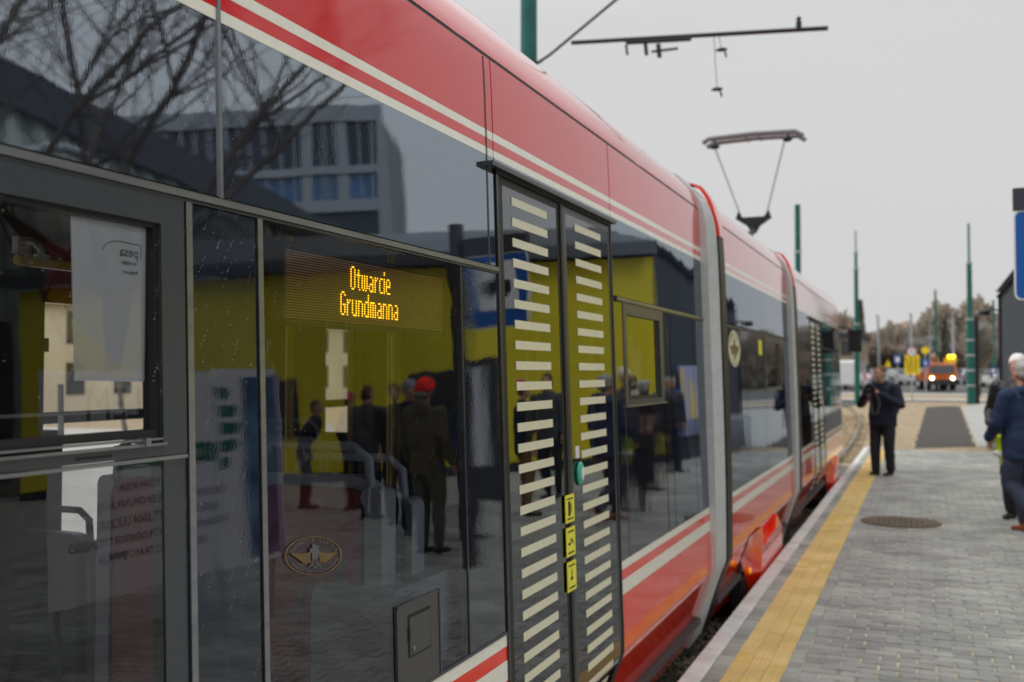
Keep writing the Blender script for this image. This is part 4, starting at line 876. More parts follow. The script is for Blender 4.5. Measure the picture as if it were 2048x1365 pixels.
def ob(a, c, m, nm, par=off): b = B(); b.box(a, c); b.xf(QM); return b.obj(nm, m, par)
ob((0, -14, 0), (QL, 0, 23.2), 'office_glass', 'core'); ob((0, .02, 16.8), (QL, .1, 19.0), 'office_blue', 'blue_glazing')
for z0, z1 in ((22.9, 24.2), (18.9, 19.5), (16.0, 16.9)): ob((0, 0, z0), (QL + .3, .45, z1), 'office_stone', 'floor_band')
ob((QL, -.6, 0), (QL + .5, .5, 24.2), 'office_stone', 'end_wall'); ob((QL, -14, 0), (QL + .3, -.6, 23.6), 'clad', 'side_wall')
y = .6
while y < QL - .5:
    w = rng.choice([.16, .28, .8], p=[.5, .35, .15]); ob((y, 0, 16.9), (y + w, .35, 23.0), 'office_stone', 'fin'); y += w + rng.uniform(.5, 1.05)
# ================================================================== TREES
def tree_mesh(seed, h, spread=.5, levels=5, r0=.16, twigs=True, up=.35, trunk_h=.3, n0=5, lean=(0, 0), tw=.012, fill=0):
    r = random.Random(seed); seg = []
    def grow(p, d, L_, r_, lv):
        n = 3; q = p; pts = [p]; dd = d
        for i in range(n):
            dd = (dd + Vector((r.uniform(-1, 1), r.uniform(-1, 1), r.uniform(-.5, .9))) * .16).normalized(); q = q + dd * L_ / n; pts.append(q)
        seg.append((pts, r_, r_ * .6, lv))
        if lv >= levels: return
        k = n0 if lv == 0 else r.choice((3, 4))
        for i in range(k):
            f_ = r.uniform(.35, 1) if i else 1.0; idx = min(n, max(1, int(round(f_ * n)))); a = r.uniform(0, 6.28)
            side = Vector((cos(a), sin(a), r.uniform(-.1, .6))); nd = (dd * (1 - spread) + side * spread + Vector((0, 0, up)) * .6).normalized()
            grow(pts[idx], nd, L_ * r.uniform(.58, .82), r_ * .56, lv + 1)
    grow(Vector((0, 0, 0)), Vector((lean[0], lean[1], 1)).normalized(), h * trunk_h, r0, 0)
    tr, cr = B(), B()
    if fill:
        for pts, ra, rb, lv in seg:
            if lv < levels - 1: continue
            for q in range(fill):
                p = pts[r.randint(1, 3)]; a = r.uniform(0, 6.28); d = Vector((cos(a) * .7, sin(a) * .7, r.uniform(-.1, .9))).normalized(); L_ = r.uniform(.4, 1.3); w_ = Vector((r.uniform(-1, 1), r.uniform(-1, 1), r.uniform(-.3, .3))).normalized() * r.uniform(.02, .05)
                p = p + d * r.uniform(0, .3); cr.add([p - w_, p + w_, p + d * L_], [(0, 1, 2)])
    for pts, ra, rb, lv in seg:
        b = tr if lv == 0 else cr; n = 7 if lv < 2 else 3
        rr = [max(tw * .5, ra + (rb - ra) * i / (len(pts) - 1)) for i in range(len(pts))]
        b.tube(pts, rr, n=n, cap=False)
    return tr, cr
def plant_tree(meshes, name, label, x, y, z, s=1, rz=0, group=None, sz=1):
    t = thing(name, label, 'tree', (x, y, z), rz, group); t.scale = (s, s, s * sz)
    for nm, me in meshes: link(nm, me, t)
    return t
def make(seed, m='twig', bark='bark', **k):
    tr, cr = tree_mesh(seed, **k); return [('trunk', tr.mesh('trunk', bark, fix=False)), ('crown', cr.mesh('crown', m, fix=False))]
near_t = [make(3, m='bark', h=12.5, spread=.56, up=.2, levels=5, r0=.085, trunk_h=.36, lean=(.04, -.13), tw=.009, n0=5), make(8, m='bark', h=12.5, spread=.56, up=.2, levels=5, r0=.09, trunk_h=.36, lean=(-.02, .13), tw=.009, n0=5)]
plant_tree(near_t[0], 'bare_tree', 'bare leaning tree on the platform side, nearest the camera', 6.0, 6.9, 0)
plant_tree(near_t[1], 'bare_tree', 'bare tree with a thick forking trunk, middle of the three by the pavilion', 5.9, 8.0, 0, rz=.5)
plant_tree(near_t[0], 'bare_tree', 'bare leaning tree closest to the yellow pavilion wall', 6.1, 9.0, 0, rz=2.6)
farm = [make(11, h=10, levels=4, r0=.16, n0=7, tw=.05, spread=.52, trunk_h=.28, fill=46), make(12, m='twig_grey', h=10, levels=4, r0=.15, n0=7, tw=.05, spread=.48, up=.4, trunk_h=.28, fill=46), make(13, h=9, levels=4, r0=.14, n0=8, tw=.05, spread=.6, trunk_h=.24, fill=46), make(14, m='twig_grey', h=12, levels=4, r0=.12, n0=7, tw=.04, spread=.22, up=1.0, trunk_h=.24, fill=34)]
k = B()
r = random.Random(5)
for i in range(2600):      # a conical evergreen
    z = r.uniform(.05, 1); a = r.uniform(0, 6.28); rr = (1 - z) ** .75 * .85 * r.uniform(.3, 1.05); s_ = r.uniform(.1, .25); x, y = rr * cos(a), rr * sin(a); zz = 1 + z * 9
    k.add([(x, y, zz), (x + s_ * cos(a) * 1.4, y + s_ * sin(a) * 1.4, zz - s_), (x - s_ * sin(a), y + s_ * cos(a), zz + s_ * .4)], [(0, 1, 2)])
k2 = B(); k2.tube([(0, 0, 0), (0, 0, 9.5)], [.16, .03], n=6)
coni = [('trunk', k2.mesh('trunk', 'bark')), ('crown', k.mesh('crown', 'twig_green', fix=False))]
def H(px, py, Y): return (745 - py) / 1991 * Y / 1.07 + 1.65 - .3
specs = [(1700, 640, 125, 1), (1712, 625, 120, 3), (1735, 655, 118, 0), (1752, 662, 122, 2), (1768, 668, 120, 0), (1784, 662, 125, 2), (1800, 672, 122, 0), (1816, 676, 126, 1), (1832, 655, 120, 1), (1848, 648, 118, 1), (1860, 640, 122, 1), (1876, 650, 125, 2), (1890, 662, 120, 1), (1905, 668, 124, 0), (1920, 660, 120, 2), (1934, 668, 126, 1), (1950, 655, 122, 0), (1962, 650, 110, 1), (1976, 648, 112, 3), (1988, 655, 120, 2), (2000, 660, 118, 1), (2014, 655, 120, 0), (1688, 655, 128, 2), (1672, 665, 128, 0), (1745, 672, 135, 1), (1808, 670, 138, 2), (1870, 660, 138, 0), (1925, 672, 138, 2), (1777, 676, 136, 0), (1840, 668, 136, 2), (1900, 676, 136, 1), (1960, 668, 136, 2)]
kinds = ('broad brown tree', 'grey fine-twigged tree', 'low spreading brown tree', 'upright poplar'); rowof = lambda Y: 'front row' if Y < 121 else ('middle row' if Y < 130 else 'back row')
ordn = ['first', 'second', 'third', 'fourth', 'fifth', 'sixth', 'seventh', 'eighth', 'ninth', 'tenth', 'eleventh', 'twelfth']
words = ['left end of the far treeline', 'left of the slim green mast', 'behind the photographer', 'above the white hoarding', 'above the yellow signs', 'left of the short green mast', 'right of the short green mast', 'above the orange truck', 'left of the thick banded mast', 'right of the thick banded mast', 'beside the pavilion']
for i, (px, py, Y, v) in enumerate(specs):
    h = H(px, py, Y); hh = (11.3, 11.6, 10.3, 12.5)[v]; s_ = h / hh * 1.12
    kind = kinds[v]
    w = words[min(10, max(0, int((px - 1668) / 32)))]
    row = 'front row' if Y < 121 else ('middle row' if Y < 130 else 'back row')
    key = (kind, row); rank = sorted([q[0] for q in specs if (kinds[q[3]], rowof(q[2])) == key]).index(px)
    plant_tree(farm[v], 'bare_tree', kind + ', ' + row + ' of far treeline, ' + ordn[rank] + ' of its kind from left', at(px, Y), Y, .3, s_, rz=i * 1.3, group='bare trees of the far treeline')
plant_tree(coni, 'evergreen_tree', 'narrow pointed evergreen beyond the road right of the short green mast', at(1892, 112), 112, -.4, H(1892, 623, 112) / 10 * .97, sz=1.0)
plant_tree(coni, 'evergreen_tree', 'tall pointed evergreen directly behind the slim green mast', at(1722, 112), 112, -.4, H(1722, 585, 112) / 10, sz=1.0)
plant_tree(farm[3], 'bare_tree', 'slender bare tree standing beside the far distant green mast', at(1962, 70), 70, -.4, .62)
# undergrowth mass behind the hoarding
b = B(); n = 120; vs = []
for i in range(n):
    x = -60 + i * 1.1; h = 7.0 + .8 * sin(i * .5) + rng.uniform(-.5, .5); y = 132 + 3 * sin(i * .3); vs += [(x, y, -.4), (x, y - 1, h * .6), (x, y + 1, h)]
b.add(vs, [(3 * i + j, 3 * i + 3 + j, 3 * i + 4 + j, 3 * i + 1 + j) for i in range(n - 1) for j in (0, 1)], smooth=True)
for i in range(26000):
    x = rng.uniform(-45, 30); z = rng.uniform(.5, 7.6 + 1.6 * sin(x * .35) + .7 * sin(x * 1.3)); y = rng.uniform(126, 131); s_ = rng.uniform(.3, 1.1); a = rng.uniform(-.6, .6)
    b.add([(x, y, z), (x + s_ * .12, y, z + s_), (x + s_ * a, y + .2, z + s_ * 1.2)], [(0, 1, 2)])
b.obj('undergrowth', 'bush', kind='stuff', fix=False)
# ================================================================== FAR BUILDINGS, HOARDING
t = Pn('beige_building', 'beige flat building rising just past the tram nose', 'building')
b = B(); x0, x1 = at(1640, 88), at(1722, 88); b.box((x0 - 6, 88, -.4), (x1, 100, H(0, 655, 88) - .4)); b.obj('wall', 'render_brown', t)
b = B(); b.box((x0 - 6, 87.6, H(0, 655, 88) - .4), (x1 + .3, 100.2, H(0, 655, 88) - .1)); b.obj('roof', 'clad_dark', t)
for i in range(5):
    for j in range(2):
        x = x1 - 1.6 - i * 2.2; z = 1.0 + j * 2.1; b = B(); b.box((x, 87.95, z), (x + .9, 87.99, z + 1.2)); b.obj('window', 'win_dark', t)
t = thing('hoarding', 'long pale blue-grey hoarding along the far side of the road', 'fence', (0, 0, 0))
xa = at(1640, 104)
for i in range(20):
    b = B(); x = xa + i * 2.5
    if x > at(2010, 104): break
    pts = []
    for j in range(10): pts += [(x + j * .245, 104), (x + j * .245 + .1, 104), (x + j * .245 + .12, 103.95), (x + j * .245 + .22, 103.95)]
    vs = [p for px_, py_ in pts for p in ((px_, py_, -.2), (px_, py_, 1.95))]
    b.add(vs, [(2 * q, 2 * q + 2, 2 * q + 3, 2 * q + 1) for q in range(len(pts) - 1)]); b.obj('fence_panel', 'fence_white', t, fix=False)
    b = B(); b.box((x - .06, 103.9, -.35), (x + .02, 104.1, 2.05)); b.obj('post', 'grey_pole', t)
# cream building and street on the far side of the tram (seen through its windows)
t = Pn('cream_building', 'cream building with tall dark windows seen through the tram windows', 'building')
b = B(); b.box((-45, 18, -.4), (-37, 62, 4.8)); b.obj('wall', 'render_cream', t)
b = B(); b.box((-45.5, 17.5, 4.8), (-36.7, 62.5, 5.6)); b.obj('roof', 'clad_dark', t)
for i in range(14):
    y = 20 + i * 3
    for z in (.6, 3.0): b = B(); b.box((-37.03, y, z), (-36.96, y + 1.1, z + 1.5)); b.obj('window', 'win_dark', t)
for i, (x, y) in enumerate(((-16, 12), (-18, 19), (-15.5, 25.5))): plant_tree(near_t[i % 2], 'bare_tree', ('bare tree across the tracks, first from the left through the window', 'bare tree across the tracks in front of the cream building', 'bare tree across the tracks, farthest through the window')[i], x, y, -.3, .75, rz=i)
# ================================================================== VEHICLES
def car(name, label, cat, x, y, rz, m='car_white', Lc=4.3, Wc=1.75, Hc=1.45, van=False, group=None):
    t = thing(name, label, cat, (x, y, zf(y) if y > 60 else -.3), rz, group); h = Lc / 2
    if van: P = [(-h, .35), (-h, 1.9 * Hc / 1.9 * .95), (-h + .15, Hc), (h * .45, Hc), (h * .72, Hc * .62), (h * .97, Hc * .5), (h, .35)]
    else: P = [(-h, .35), (-h, .85), (-h + .25, .95), (-h * .62, Hc * .97), (-h * .2, Hc), (h * .18, Hc * .96), (h * .5, .95), (h * .92, .82), (h, .6), (h, .35)]
    b = B(); n = len(P); rows = []
    for w, ins in ((-Wc / 2, 1), (-Wc / 2 + .12, 0), (Wc / 2 - .12, 0), (Wc / 2, 1)):
        rows.append([(u * (.985 if ins else 1), w * (1 if v < 1.0 or not ins else .86), v - (.03 if ins and v > .5 else 0)) for u, v in P])
    vs = [p for r_ in rows for p in r_]; F = [(i * n + j, i * n + (j + 1) % n, (i + 1) * n + (j + 1) % n, (i + 1) * n + j) for i in range(3) for j in range(n)]
    b.add(vs, F + [tuple(range(n)), tuple(range(3 * n, 4 * n))]); b.obj('body', m, t)
    b = B(); s_ = Wc / 2
    if van: b.box((h * .40, -s_ - .005, Hc * .60), (h * .62, s_ + .005, Hc * .85)); b.prism([(h * .47, Hc * .95), (h * .715, Hc * .64), (h * .73, Hc * .66), (h * .49, Hc * .97)], 1, -s_ * .85, s_ * .85)
    else: b.prism([(-h * .6, 1.0), (-h * .48, Hc * .92), (h * .12, Hc * .92), (h * .40, 1.0)], 1, -s_ * .90, s_ * .90); b.prism([(h * .2, Hc * .97), (h * .5, .97), (h * .52, .99), (h * .23, Hc)], 1, -s_ * .75, s_ * .75); b.prism([(-h * .64, Hc * .98), (-h * .94, .97), (-h * .96, .99), (-h * .67, Hc)], 1, -s_ * .75, s_ * .75)
    b.obj('window', 'win_dark', t, kind='stuff')
    for u in (-h * .62, h * .62):
        for s_ in (-1, 1):
            b = B(); b.tube([(u, s_ * (Wc / 2 - .2), .32), (u, s_ * (Wc / 2 + .01), .32)], .32, n=16); w_ = b.obj('wheel', 'tyre', t); b = B(); b.tube([(u, s_ * (Wc / 2), .32), (u, s_ * (Wc / 2 + .02), .32)], .19, n=12); b.obj('rim', 'grey_pole', w_)
    for s_ in (-1, 1):
        b = B(); b.sphere((h - .05, s_ * (Wc / 2 - .28), .68), (.08, .16, .09), 8, 6); b.obj('headlight', 'sign_white', t)
        b = B(); b.box((-h - .01, s_ * (Wc / 2 - .25) - .12, .72), (-h + .03, s_ * (Wc / 2 - .25) + .12, .9)); b.obj('tail_light', 'tail', t)
    b = B(); b.box((-h - .02, -.26, .5), (-h, .26, .62)); b.obj('number_plate', 'sign_white', t)
    return t
car('delivery_van', 'white van parked just past the tram nose, left of the slim green mast', 'van', at(1706, 82), 82, 1.45, van=True, Lc=5.0, Wc=1.95, Hc=2.2)
car('parked_car', 'silver-white car on the road right behind the photographer', 'car', at(1800, 100), 100, .5, 'car_white', group=None)
car('parked_car', 'white car crossing in front of the white hoarding, right of the photographer', 'car', at(1832, 94), 94, 1.1, 'car_white')
car('parked_car', 'silver car behind the orange truck, near the thick banded mast', 'car', at(1922, 97), 97, 1.2, 'car_silver')
car('parked_car', 'pale car partly hidden right of the thick banded mast', 'car', at(1978, 90), 90, 1.3, 'car_white')
car('parked_car', 'silver car left of the photographer behind the slim mast', 'car', at(1742, 98), 98, 1.0, 'car_silver')
for i, (x, y, m, rz, lb) in enumerate(((-14, 9.5, 'car_silver', 1.6, 'silver car seen through the tram window, nearer one'), (-13, 17, 'car_white', 1.6, 'white car seen through the tram window, farther one'), (-12.5, 25, 'bright_red', 1.6, 'red car seen through the tram window'))): car('parked_car', lb, 'car', x, y, rz, m)
# orange truck facing the camera-left
t = thing('crane_truck', 'orange utility truck with a folded crane, lit headlights and yellow beacons', 'truck', (at(1870, 80), 80, zf(80) + .05), -1.42); t.scale = (.88, .88, .88)
b = B(); b.prism([(1.3, .55), (3.2, .55), (3.25, 1.3), (3.0, 2.15), (1.5, 2.25), (1.3, 2.1)], 1, -1.1, 1.1); cab = b.obj('cab', 'truck_orange', t)
b = B(); b.prism([(3.10, 1.35), (2.99, 2.05), (3.02, 2.07), (3.28, 1.35)], 1, -.95, .95); b.box((1.9, -1.11, 1.4), (2.7, 1.11, 2.0)); b.obj('window', 'win_dark', cab, kind='stuff')
b = B(); b.box((-3.3, -1.1, .75), (1.2, 1.1, .95)); b.box((-3.3, -1.1, .95), (.1, 1.1, 1.5)); b.obj('load_bed', 'truck_orange', t)
b = B(); b.tube([(.7, 0, .95), (.7, 0, 2.6), (-1.0, .1, 2.9), (-2.5, .2, 2.2)], .2, n=8); b.tube([(-2.5, .2, 2.2), (-.5, .1, 2.3)], .16, n=8); b.obj('crane_arm', 'truck_orange', t)
b = B(); b.box((3.2, -1.12, .45), (3.34, 1.12, .85)); b.obj('bumper', 'clad_dark', t)
for u in (2.3, -1.2, -2.4):
    for s_ in (-1, 1): b = B(); b.tube([(u, s_ * .75, .48), (u, s_ * 1.12, .48)], .48, n=18); w_ = b.obj('wheel', 'tyre', t); b = B(); b.tube([(u, s_ * 1.12, .48), (u, s_ * 1.14, .48)], .26, n=12); b.obj('rim', 'sign_white', w_)
for s_ in (-1, 1): b = B(); b.sphere((3.35, s_ * .78, .98), (.06, .14, .14), 10, 8); b.obj('headlight', 'headlight', t)
for px_ in (1900, 1911):
    b = B(); b.sphere((1.0 + (px_ - 1900) * .03, .95 + (px_ - 1900) * .022, 2.75), (.17, .17, .15), 10, 8); b.obj('beacon', 'beacon', t)
b = B(); b.box((.95, .5, 2.3), (1.1, 1.5, 2.6)); b.obj('warning_board', 'sign_yellow', t)
# ================================================================== BANNERS ON THE PLATFORM
t = thing('promotional_banner', 'white promotional banner with green logo and lines of Polish text along the platform', 'banner', (2.0, 0, 0))
b = B(); b.box((0, 4.22, .48), (.02, 5.62, 1.86)); ban = b.obj('sheet', 'banner_white', t)
b = B(); b.box((-.003, 4.75, 1.24), (-.001, 5.62, 1.37)); b.obj('green_band', 'banner_green', ban)
rt, upv = (0, -1, 0), (0, 0, 1)
text('band_text', 'PRZEDSIĘBIORSTWO', .075, 'banner_white', ban, (-.004, 5.19, 1.30), rt, upv, sx=.92, off=0)
text('name_text', 'KELEM', .30, 'banner_ink', ban, (-.002, 4.95, 1.64), rt, upv, sx=.95, off=0)
for i, s_ in enumerate(('PROJEKTOWANIA', 'BUDOWNICTWA TELEKOMUNIKACYJNEGO', 'BUDOWY OŚWIETLENIA ULICZNEGO', 'BUDOWNICTWA ELEKTROENERGETYCZNEGO', 'BUDOWY SIECI TRAKCYJNYCH')):
    text('line_text', s_, .075, 'banner_ink', ban, (-.002, 5.06, 1.135 - i * .105), rt, upv, sx=.88 if len(s_) > 20 else .95, off=0)
b = B(); vs = []
for i in range(31):
    a = pi * (1.02 + i / 30 * .93); w = .035 * sin(pi * min(1, (1 - i / 30) * 1.2 + .02)) + .002; c, s_ = cos(a), sin(a)
    vs += [(-.0025, 4.98 - .46 * c * -1, 1.58 + .14 * s_), (-.0025, 4.98 + (.46 - w) * c, 1.58 + (.14 - w) * s_)]
b.add(vs, [(2 * i, 2 * i + 1, 2 * i + 3, 2 * i + 2) for i in range(30)]); b.obj('green_swoosh', 'banner_green', ban, fix=False)
for y in (4.3, 5.5): b = B(); b.tube([(.04, y, 0), (.04, y, 1.86)], .018, n=8); b.obj('leg', 'grey_pole', t)
t = thing('promotional_banner', 'banner with a round striped green logo and a blue and white picture, rounded top corner', 'banner', (2.0, 0, 0))
b = B(); b.prism(rrect(5.66, 6.42, .46, 1.88, .10), 0, 0, .03); ban = b.obj('sheet', 'banner_white', t)
b = B(); b.box((-.003, 5.97, .50), (-.001, 6.33, 1.82)); b.obj('blue_picture', 'banner_blue', ban)
b = B(); b.box((-.003, 6.335, .48), (-.001, 6.40, 1.84)); b.obj('lavender_edge', 'lavender', ban)
for i in range(5):
    z0 = 1.16 + i * .125; hw = [.12, .22, .26, .22, .12][i]; b = B(); b.prism([(5.67, z0), (5.67 + hw * .9, z0), (5.68 + hw, z0 + .05), (5.67 + hw * .9, z0 + .085), (5.67, z0 + .085)], 0, -.003, -.001); b.obj('logo_stripe', 'banner_green', ban)
for y in (5.75, 6.3): b = B(); b.tube([(.05, y, 0), (.05, y, 1.8)], .018, n=8); b.obj('leg', 'grey_pole', t)
t = thing('promotional_banner', 'lavender and yellow banner standing against the grey pavilion wall', 'banner', (2.18, 20.9, 0), .15)
b = B(); b.box((0, 0, .5), (.04, 1.1, 2.0)); ban = b.obj('sheet', 'lavender', t)
b = B(); b.prism([(.55, .7), (.8, .9), (.75, 1.6), (.6, 1.8), (.5, 1.2)], 0, -.005, -.001); b.prism([(.1, 1.2), (.25, 1.5), (.22, 1.95), (.05, 1.9)], 0, -.005, -.001); b.obj('yellow_figure', 'sign_yellow', ban, kind='stuff')
for y in (.1, 1.0): b = B(); b.box((0, y, 0), (.03, y + .03, .5)); b.obj('leg', 'dark_steel', t)
# ================================================================== PEOPLE
dg = lambda: bpy.context.evaluated_depsgraph_get()
tex = bpy.data.textures.new('folds', 'CLOUDS'); tex.noise_scale = .09; tex.noise_depth = 2
def fuse(b, name, m, parent, vox=.012, smooth=4, fold=0):
    me = b.mesh(name, m, fix=True); o = link(name, me, None)
    r_ = o.modifiers.new('r', 'REMESH'); r_.mode = 'VOXEL'; r_.voxel_size = vox; r_.use_smooth_shade = True
    s_ = o.modifiers.new('s', 'SMOOTH'); s_.iterations = smooth; s_.factor = .6
    if fold: d_ = o.modifiers.new('d', 'DISPLACE'); d_.texture = tex; d_.strength = fold; d_.mid_level = .5
    ev = bpy.data.meshes.new_from_object(o.evaluated_get(dg())); ev.name = name; bpy.data.objects.remove(o)
    ev.materials.clear(); ev.materials.append(M[m]); return link(name, ev, parent)
def cap(b, p, q, r0, r1, n=10):
    b.sphere(p, r0, n, 7); b.sphere(q, r1, n, 7); b.tube([p, q], [r0, r1], n=n)
def ringbody(b, rings, n=16):      # rings: (x, y, z, rx, ry)
    vs = []
    for (cx, cy, z, rx, ry) in rings:
        for j in range(n): t = 2 * pi * j / n; vs.append((cx + rx * cos(t), cy + ry * sin(t), z))
    m = len(rings); F = [(i * n + j, i * n + (j + 1) % n, (i + 1) * n + (j + 1) % n, (i + 1) * n + j) for i in range(m - 1) for j in range(n)]
    b.add(vs, F + [tuple(range(n)), tuple(reversed(range((m - 1) * n, m * n)))])
def person(label, x, y, rz, coat='navy_coat', trousers='dark_trousers', shoes='black_leather', hair='brown_hair', hat=None, height=1.76, elb=None, wri=None, knee=None, ank=None, lean=0, head=(0, .02), belly=0, hood=None, long=.0, vox=.013, group=None, hair_w=.0, sole=True, bulk=1.0):
    s = height / 1.76; t = thing('person', label, 'person', (x, y, 0), rz, group); t.scale = (s, s, s)
    # local: +y is the way the person faces, x to their right
    elb = elb or [(-.25, -.03, 1.14), (.25, -.03, 1.14)]; wri = wri or [(-.25, .06, .90), (.25, .06, .90)]
    knee = knee or [(-.10, .02, .50), (.10, .02, .50)]; ank = ank or [(-.10, -.02, .09), (.10, -.02, .09)]
    sh = [(-.185, lean, 1.42), (.185, lean, 1.42)]; hp = [(-.09, 0, .92), (.09, 0, .92)]; hx, hy = head[0], head[1] + lean
    # one continuous body
    b = B(); ringbody(b, [(0, 0, .86, .13, .09), (0, 0, .95, .15, .10), (0, lean * .4, 1.12, .13, .09), (0, lean * .8, 1.32, .16, .10), (0, lean, 1.43, .13, .08), (0, lean, 1.47, .06, .06)])
    cap(b, (0, lean, 1.44), (hx * .7, hy, 1.56), .056, .052)
    b.sphere((hx, hy + .005, 1.655), (.074, .092, .105), 16, 12); b.sphere((hx, hy + .035, 1.60), (.052, .062, .06), 12, 8)
    b.sphere((hx, hy + .103, 1.625), (.013, .018, .022), 8, 6); b.tube([(hx, hy + .088, 1.665), (hx, hy + .108, 1.63)], [.008, .012], n=6)
    b.sphere((hx, hy + .088, 1.59), (.022, .012, .008), 8, 5); b.sphere((hx, hy + .078, 1.56), (.022, .018, .016), 8, 5)
    for q in (-1, 1): b.sphere((hx + q * .077, hy - .004, 1.64), (.010, .022, .032), 8, 6); b.sphere((hx + q * .030, hy + .080, 1.672), (.018, .012, .007), 8, 5)
    for i in (0, 1):
        cap(b, sh[i], elb[i], .05, .042); cap(b, elb[i], wri[i], .040, .027); cap(b, hp[i], knee[i], .08, .055); cap(b, knee[i], ank[i], .052, .038)
        w = Vector(wri[i]); d = (w - Vector(elb[i])).normalized(); side = Vector((1 if i else -1, 0, 0)); side = (side - d * side.dot(d)).normalized(); nn = d.cross(side)
        pc = w + d * .055; b.sphere(pc, (.030, .030, .040), 10, 7, rot=d.to_track_quat('Z', 'Y').to_matrix()); cap(b, w, pc, .024, .028)
        inw = -1 if i else 1
        curl = Vector((0, 0, 0)) - Vector((0, 0, .0)); pal = (Vector((-side.x, -side.y, -side.z)))
        for f_ in range(4):
            o_ = nn * (-.026 + f_ * .0175); L_ = (.030, .036, .034, .026)[f_]; p0 = w + d * .085 + o_; p1 = p0 + d * L_; p2 = p1 + (d * .6 + pal * .8).normalized() * L_ * .8; p3 = p2 + (d * .1 + pal).normalized() * L_ * .5
            cap(b, p0 - d * .02, p1, .0095, .0088, 6); cap(b, p1, p2, .0088, .0080, 6); cap(b, p2, p3, .0080, .0072, 6)
        p0 = w + d * .035 + nn * .02 + pal * .01; p1 = p0 + (d * .5 + nn * .5 + pal * .4).normalized() * .04; cap(b, p0, p1, .012, .010, 6); cap(b, p1, p1 + (d * .8 + pal * .4).normalized() * .028, .010, .008, 6)
    body = fuse(b, 'body', 'skin', t, vox=.0065 if vox < .011 else .010, smooth=2)
    for q in (-1, 1): e_ = B(); e_.sphere((hx + q * .030, hy + .0885, 1.660), (.012, .006, .006), 8, 6); e_.obj('eye', 'eye', body)
    # coat
    b = B(); hem = .80 - long
    ringbody(b, [(0, 0, hem, .185 + belly * .3, .135 + belly), (0, .0, .98, .185 + belly * .4, .14 + belly), (0, lean * .5, 1.15, .18, .135 + belly * .7), (0, lean * .8, 1.30, .20, .135), (0, lean, 1.40, .19, .115), (0, lean, 1.47, .12, .09), (0, lean, 1.515, .085, .08)])
    for i in (0, 1):
        cap(b, sh[i], elb[i], .078, .062); w = Vector(elb[i]).lerp(Vector(wri[i]), .93); cap(b, elb[i], w, .060, .045)
    if hood: b.sphere((0, lean - .085, 1.47), (.13, .075, .09), 12, 8)
    b.v = [(x * bulk, y * (1 + (bulk - 1) * .6), z) for x, y, z in b.v]
    fuse(b, 'coat', coat, t, vox=vox, smooth=4, fold=.022)
    b = B()
    ringbody(b, [(0, 0, .86, .155, .115), (0, 0, .93, .165, .12), (0, 0, 1.0, .16, .115)])
    for i in (0, 1):
        cap(b, hp[i], knee[i], .105, .078, 12); a_ = Vector(knee[i]).lerp(Vector(ank[i]), .97); cap(b, knee[i], a_, .077, .062, 12)
    b.v = [(x * (1 + (bulk - 1) * .8), y * (1 + (bulk - 1) * .8), z) for x, y, z in b.v]
    fuse(b, 'trousers', trousers, t, vox=vox, smooth=3, fold=.018)
    for i in (0, 1):
        b = B(); a_ = Vector(ank[i]); sk = (Vector(ank[i]) - Vector(knee[i])).normalized(); fwd = Vector((0, -sk.z, sk.y)).normalized(); lift = a_.z > .15
        base = a_ + sk * .055
        cap(b, a_, base, .048, .045); cap(b, base - fwd * .045, base + fwd * .15, .038, .034); b.sphere(base + fwd * .15, (.042, .05, .03), 10, 6)
        o = fuse(b, 'shoe', shoes, t, vox=.010, smooth=2)
    # hair or hat
    b = B()
    if hat:
        b.sphere((hx, hy - .008, 1.70), (.092, .108, .10), 16, 10); b.tube([(hx, hy - .008, 1.655), (hx, hy - .008, 1.70)], .098, n=18)
        o = fuse(b, 'knitted_hat', hat, t, vox=.011, smooth=2, fold=.008)
        b = B(); b.sphere((hx, hy - .055, 1.62), (.072, .05, .05), 10, 8); fuse(b, 'hair', hair, t, vox=.011, smooth=2)
    else:
        b.sphere((hx, hy - .016, 1.695), (.084 + hair_w, .096 + hair_w, .084 + hair_w), 16, 10); b.sphere((hx, hy - .050, 1.635), (.078 + hair_w, .058 + hair_w, .075), 12, 8)
        fuse(b, 'hair', hair, t, vox=.010, smooth=2, fold=.012)
    return t, body
# the photographer beyond the tram nose
pt, pb = person('man in dark navy jacket and trousers photographing at the platform edge, rucksack on his back', -.62, 17.1, radians(152), coat='navy_coat', hair='brown_hair', height=1.74, vox=.011, bulk=1.18,
    elb=[(-.30, .06, 1.14), (.30, .06, 1.14)], wri=[(-.10, .27, 1.33), (.10, .27, 1.30)], head=(0, .085), belly=.03, ank=[(-.10, -.02, .09), (.09, .05, .09)], knee=[(-.10, .02, .50), (.10, .04, .50)])
t = thing('rucksack', 'dark rucksack worn on the back of the photographer', 'rucksack', (-.62, 17.1, 0), radians(152))
b = B(); b.sphere((0, -.22, 1.18), (.17, .12, .25), 14, 10); b.sphere((0, -.26, 1.06), (.14, .10, .14), 12, 8); fuse(b, 'bag', 'black_puffer', t, fold=.01)
for q in (-1, 1): b = B(); b.tube([(q * .13, -.14, 1.34), (q * .14, -.02, 1.47), (q * .13, .13, 1.38), (q * .14, .14, 1.2)], .018, n=6); b.obj('strap', 'ink', t)
t = thing('camera', 'black camera with a grey lens held up by the photographer', 'camera', (-.62, 17.1, 0), radians(152))
b = B(); b.prism(rrect(-.07, .07, 1.32, 1.42, .015), 1, .30, .37); b.prism([(-.03, 1.42), (.03, 1.42), (.02, 1.45), (-.02, 1.45)], 1, .31, .36); b.obj('camera_body', 'ink', t, kind='stuff')
b = B(); b.tube([(0, .37, 1.36), (0, .47, 1.35)], [.036, .04], n=16); b.obj('lens', 'dark_steel', t)
b = B(); b.tube([(0, .47, 1.35), (0, .473, 1.35)], .034, n=16); b.obj('front_element', 'win_dark', t)
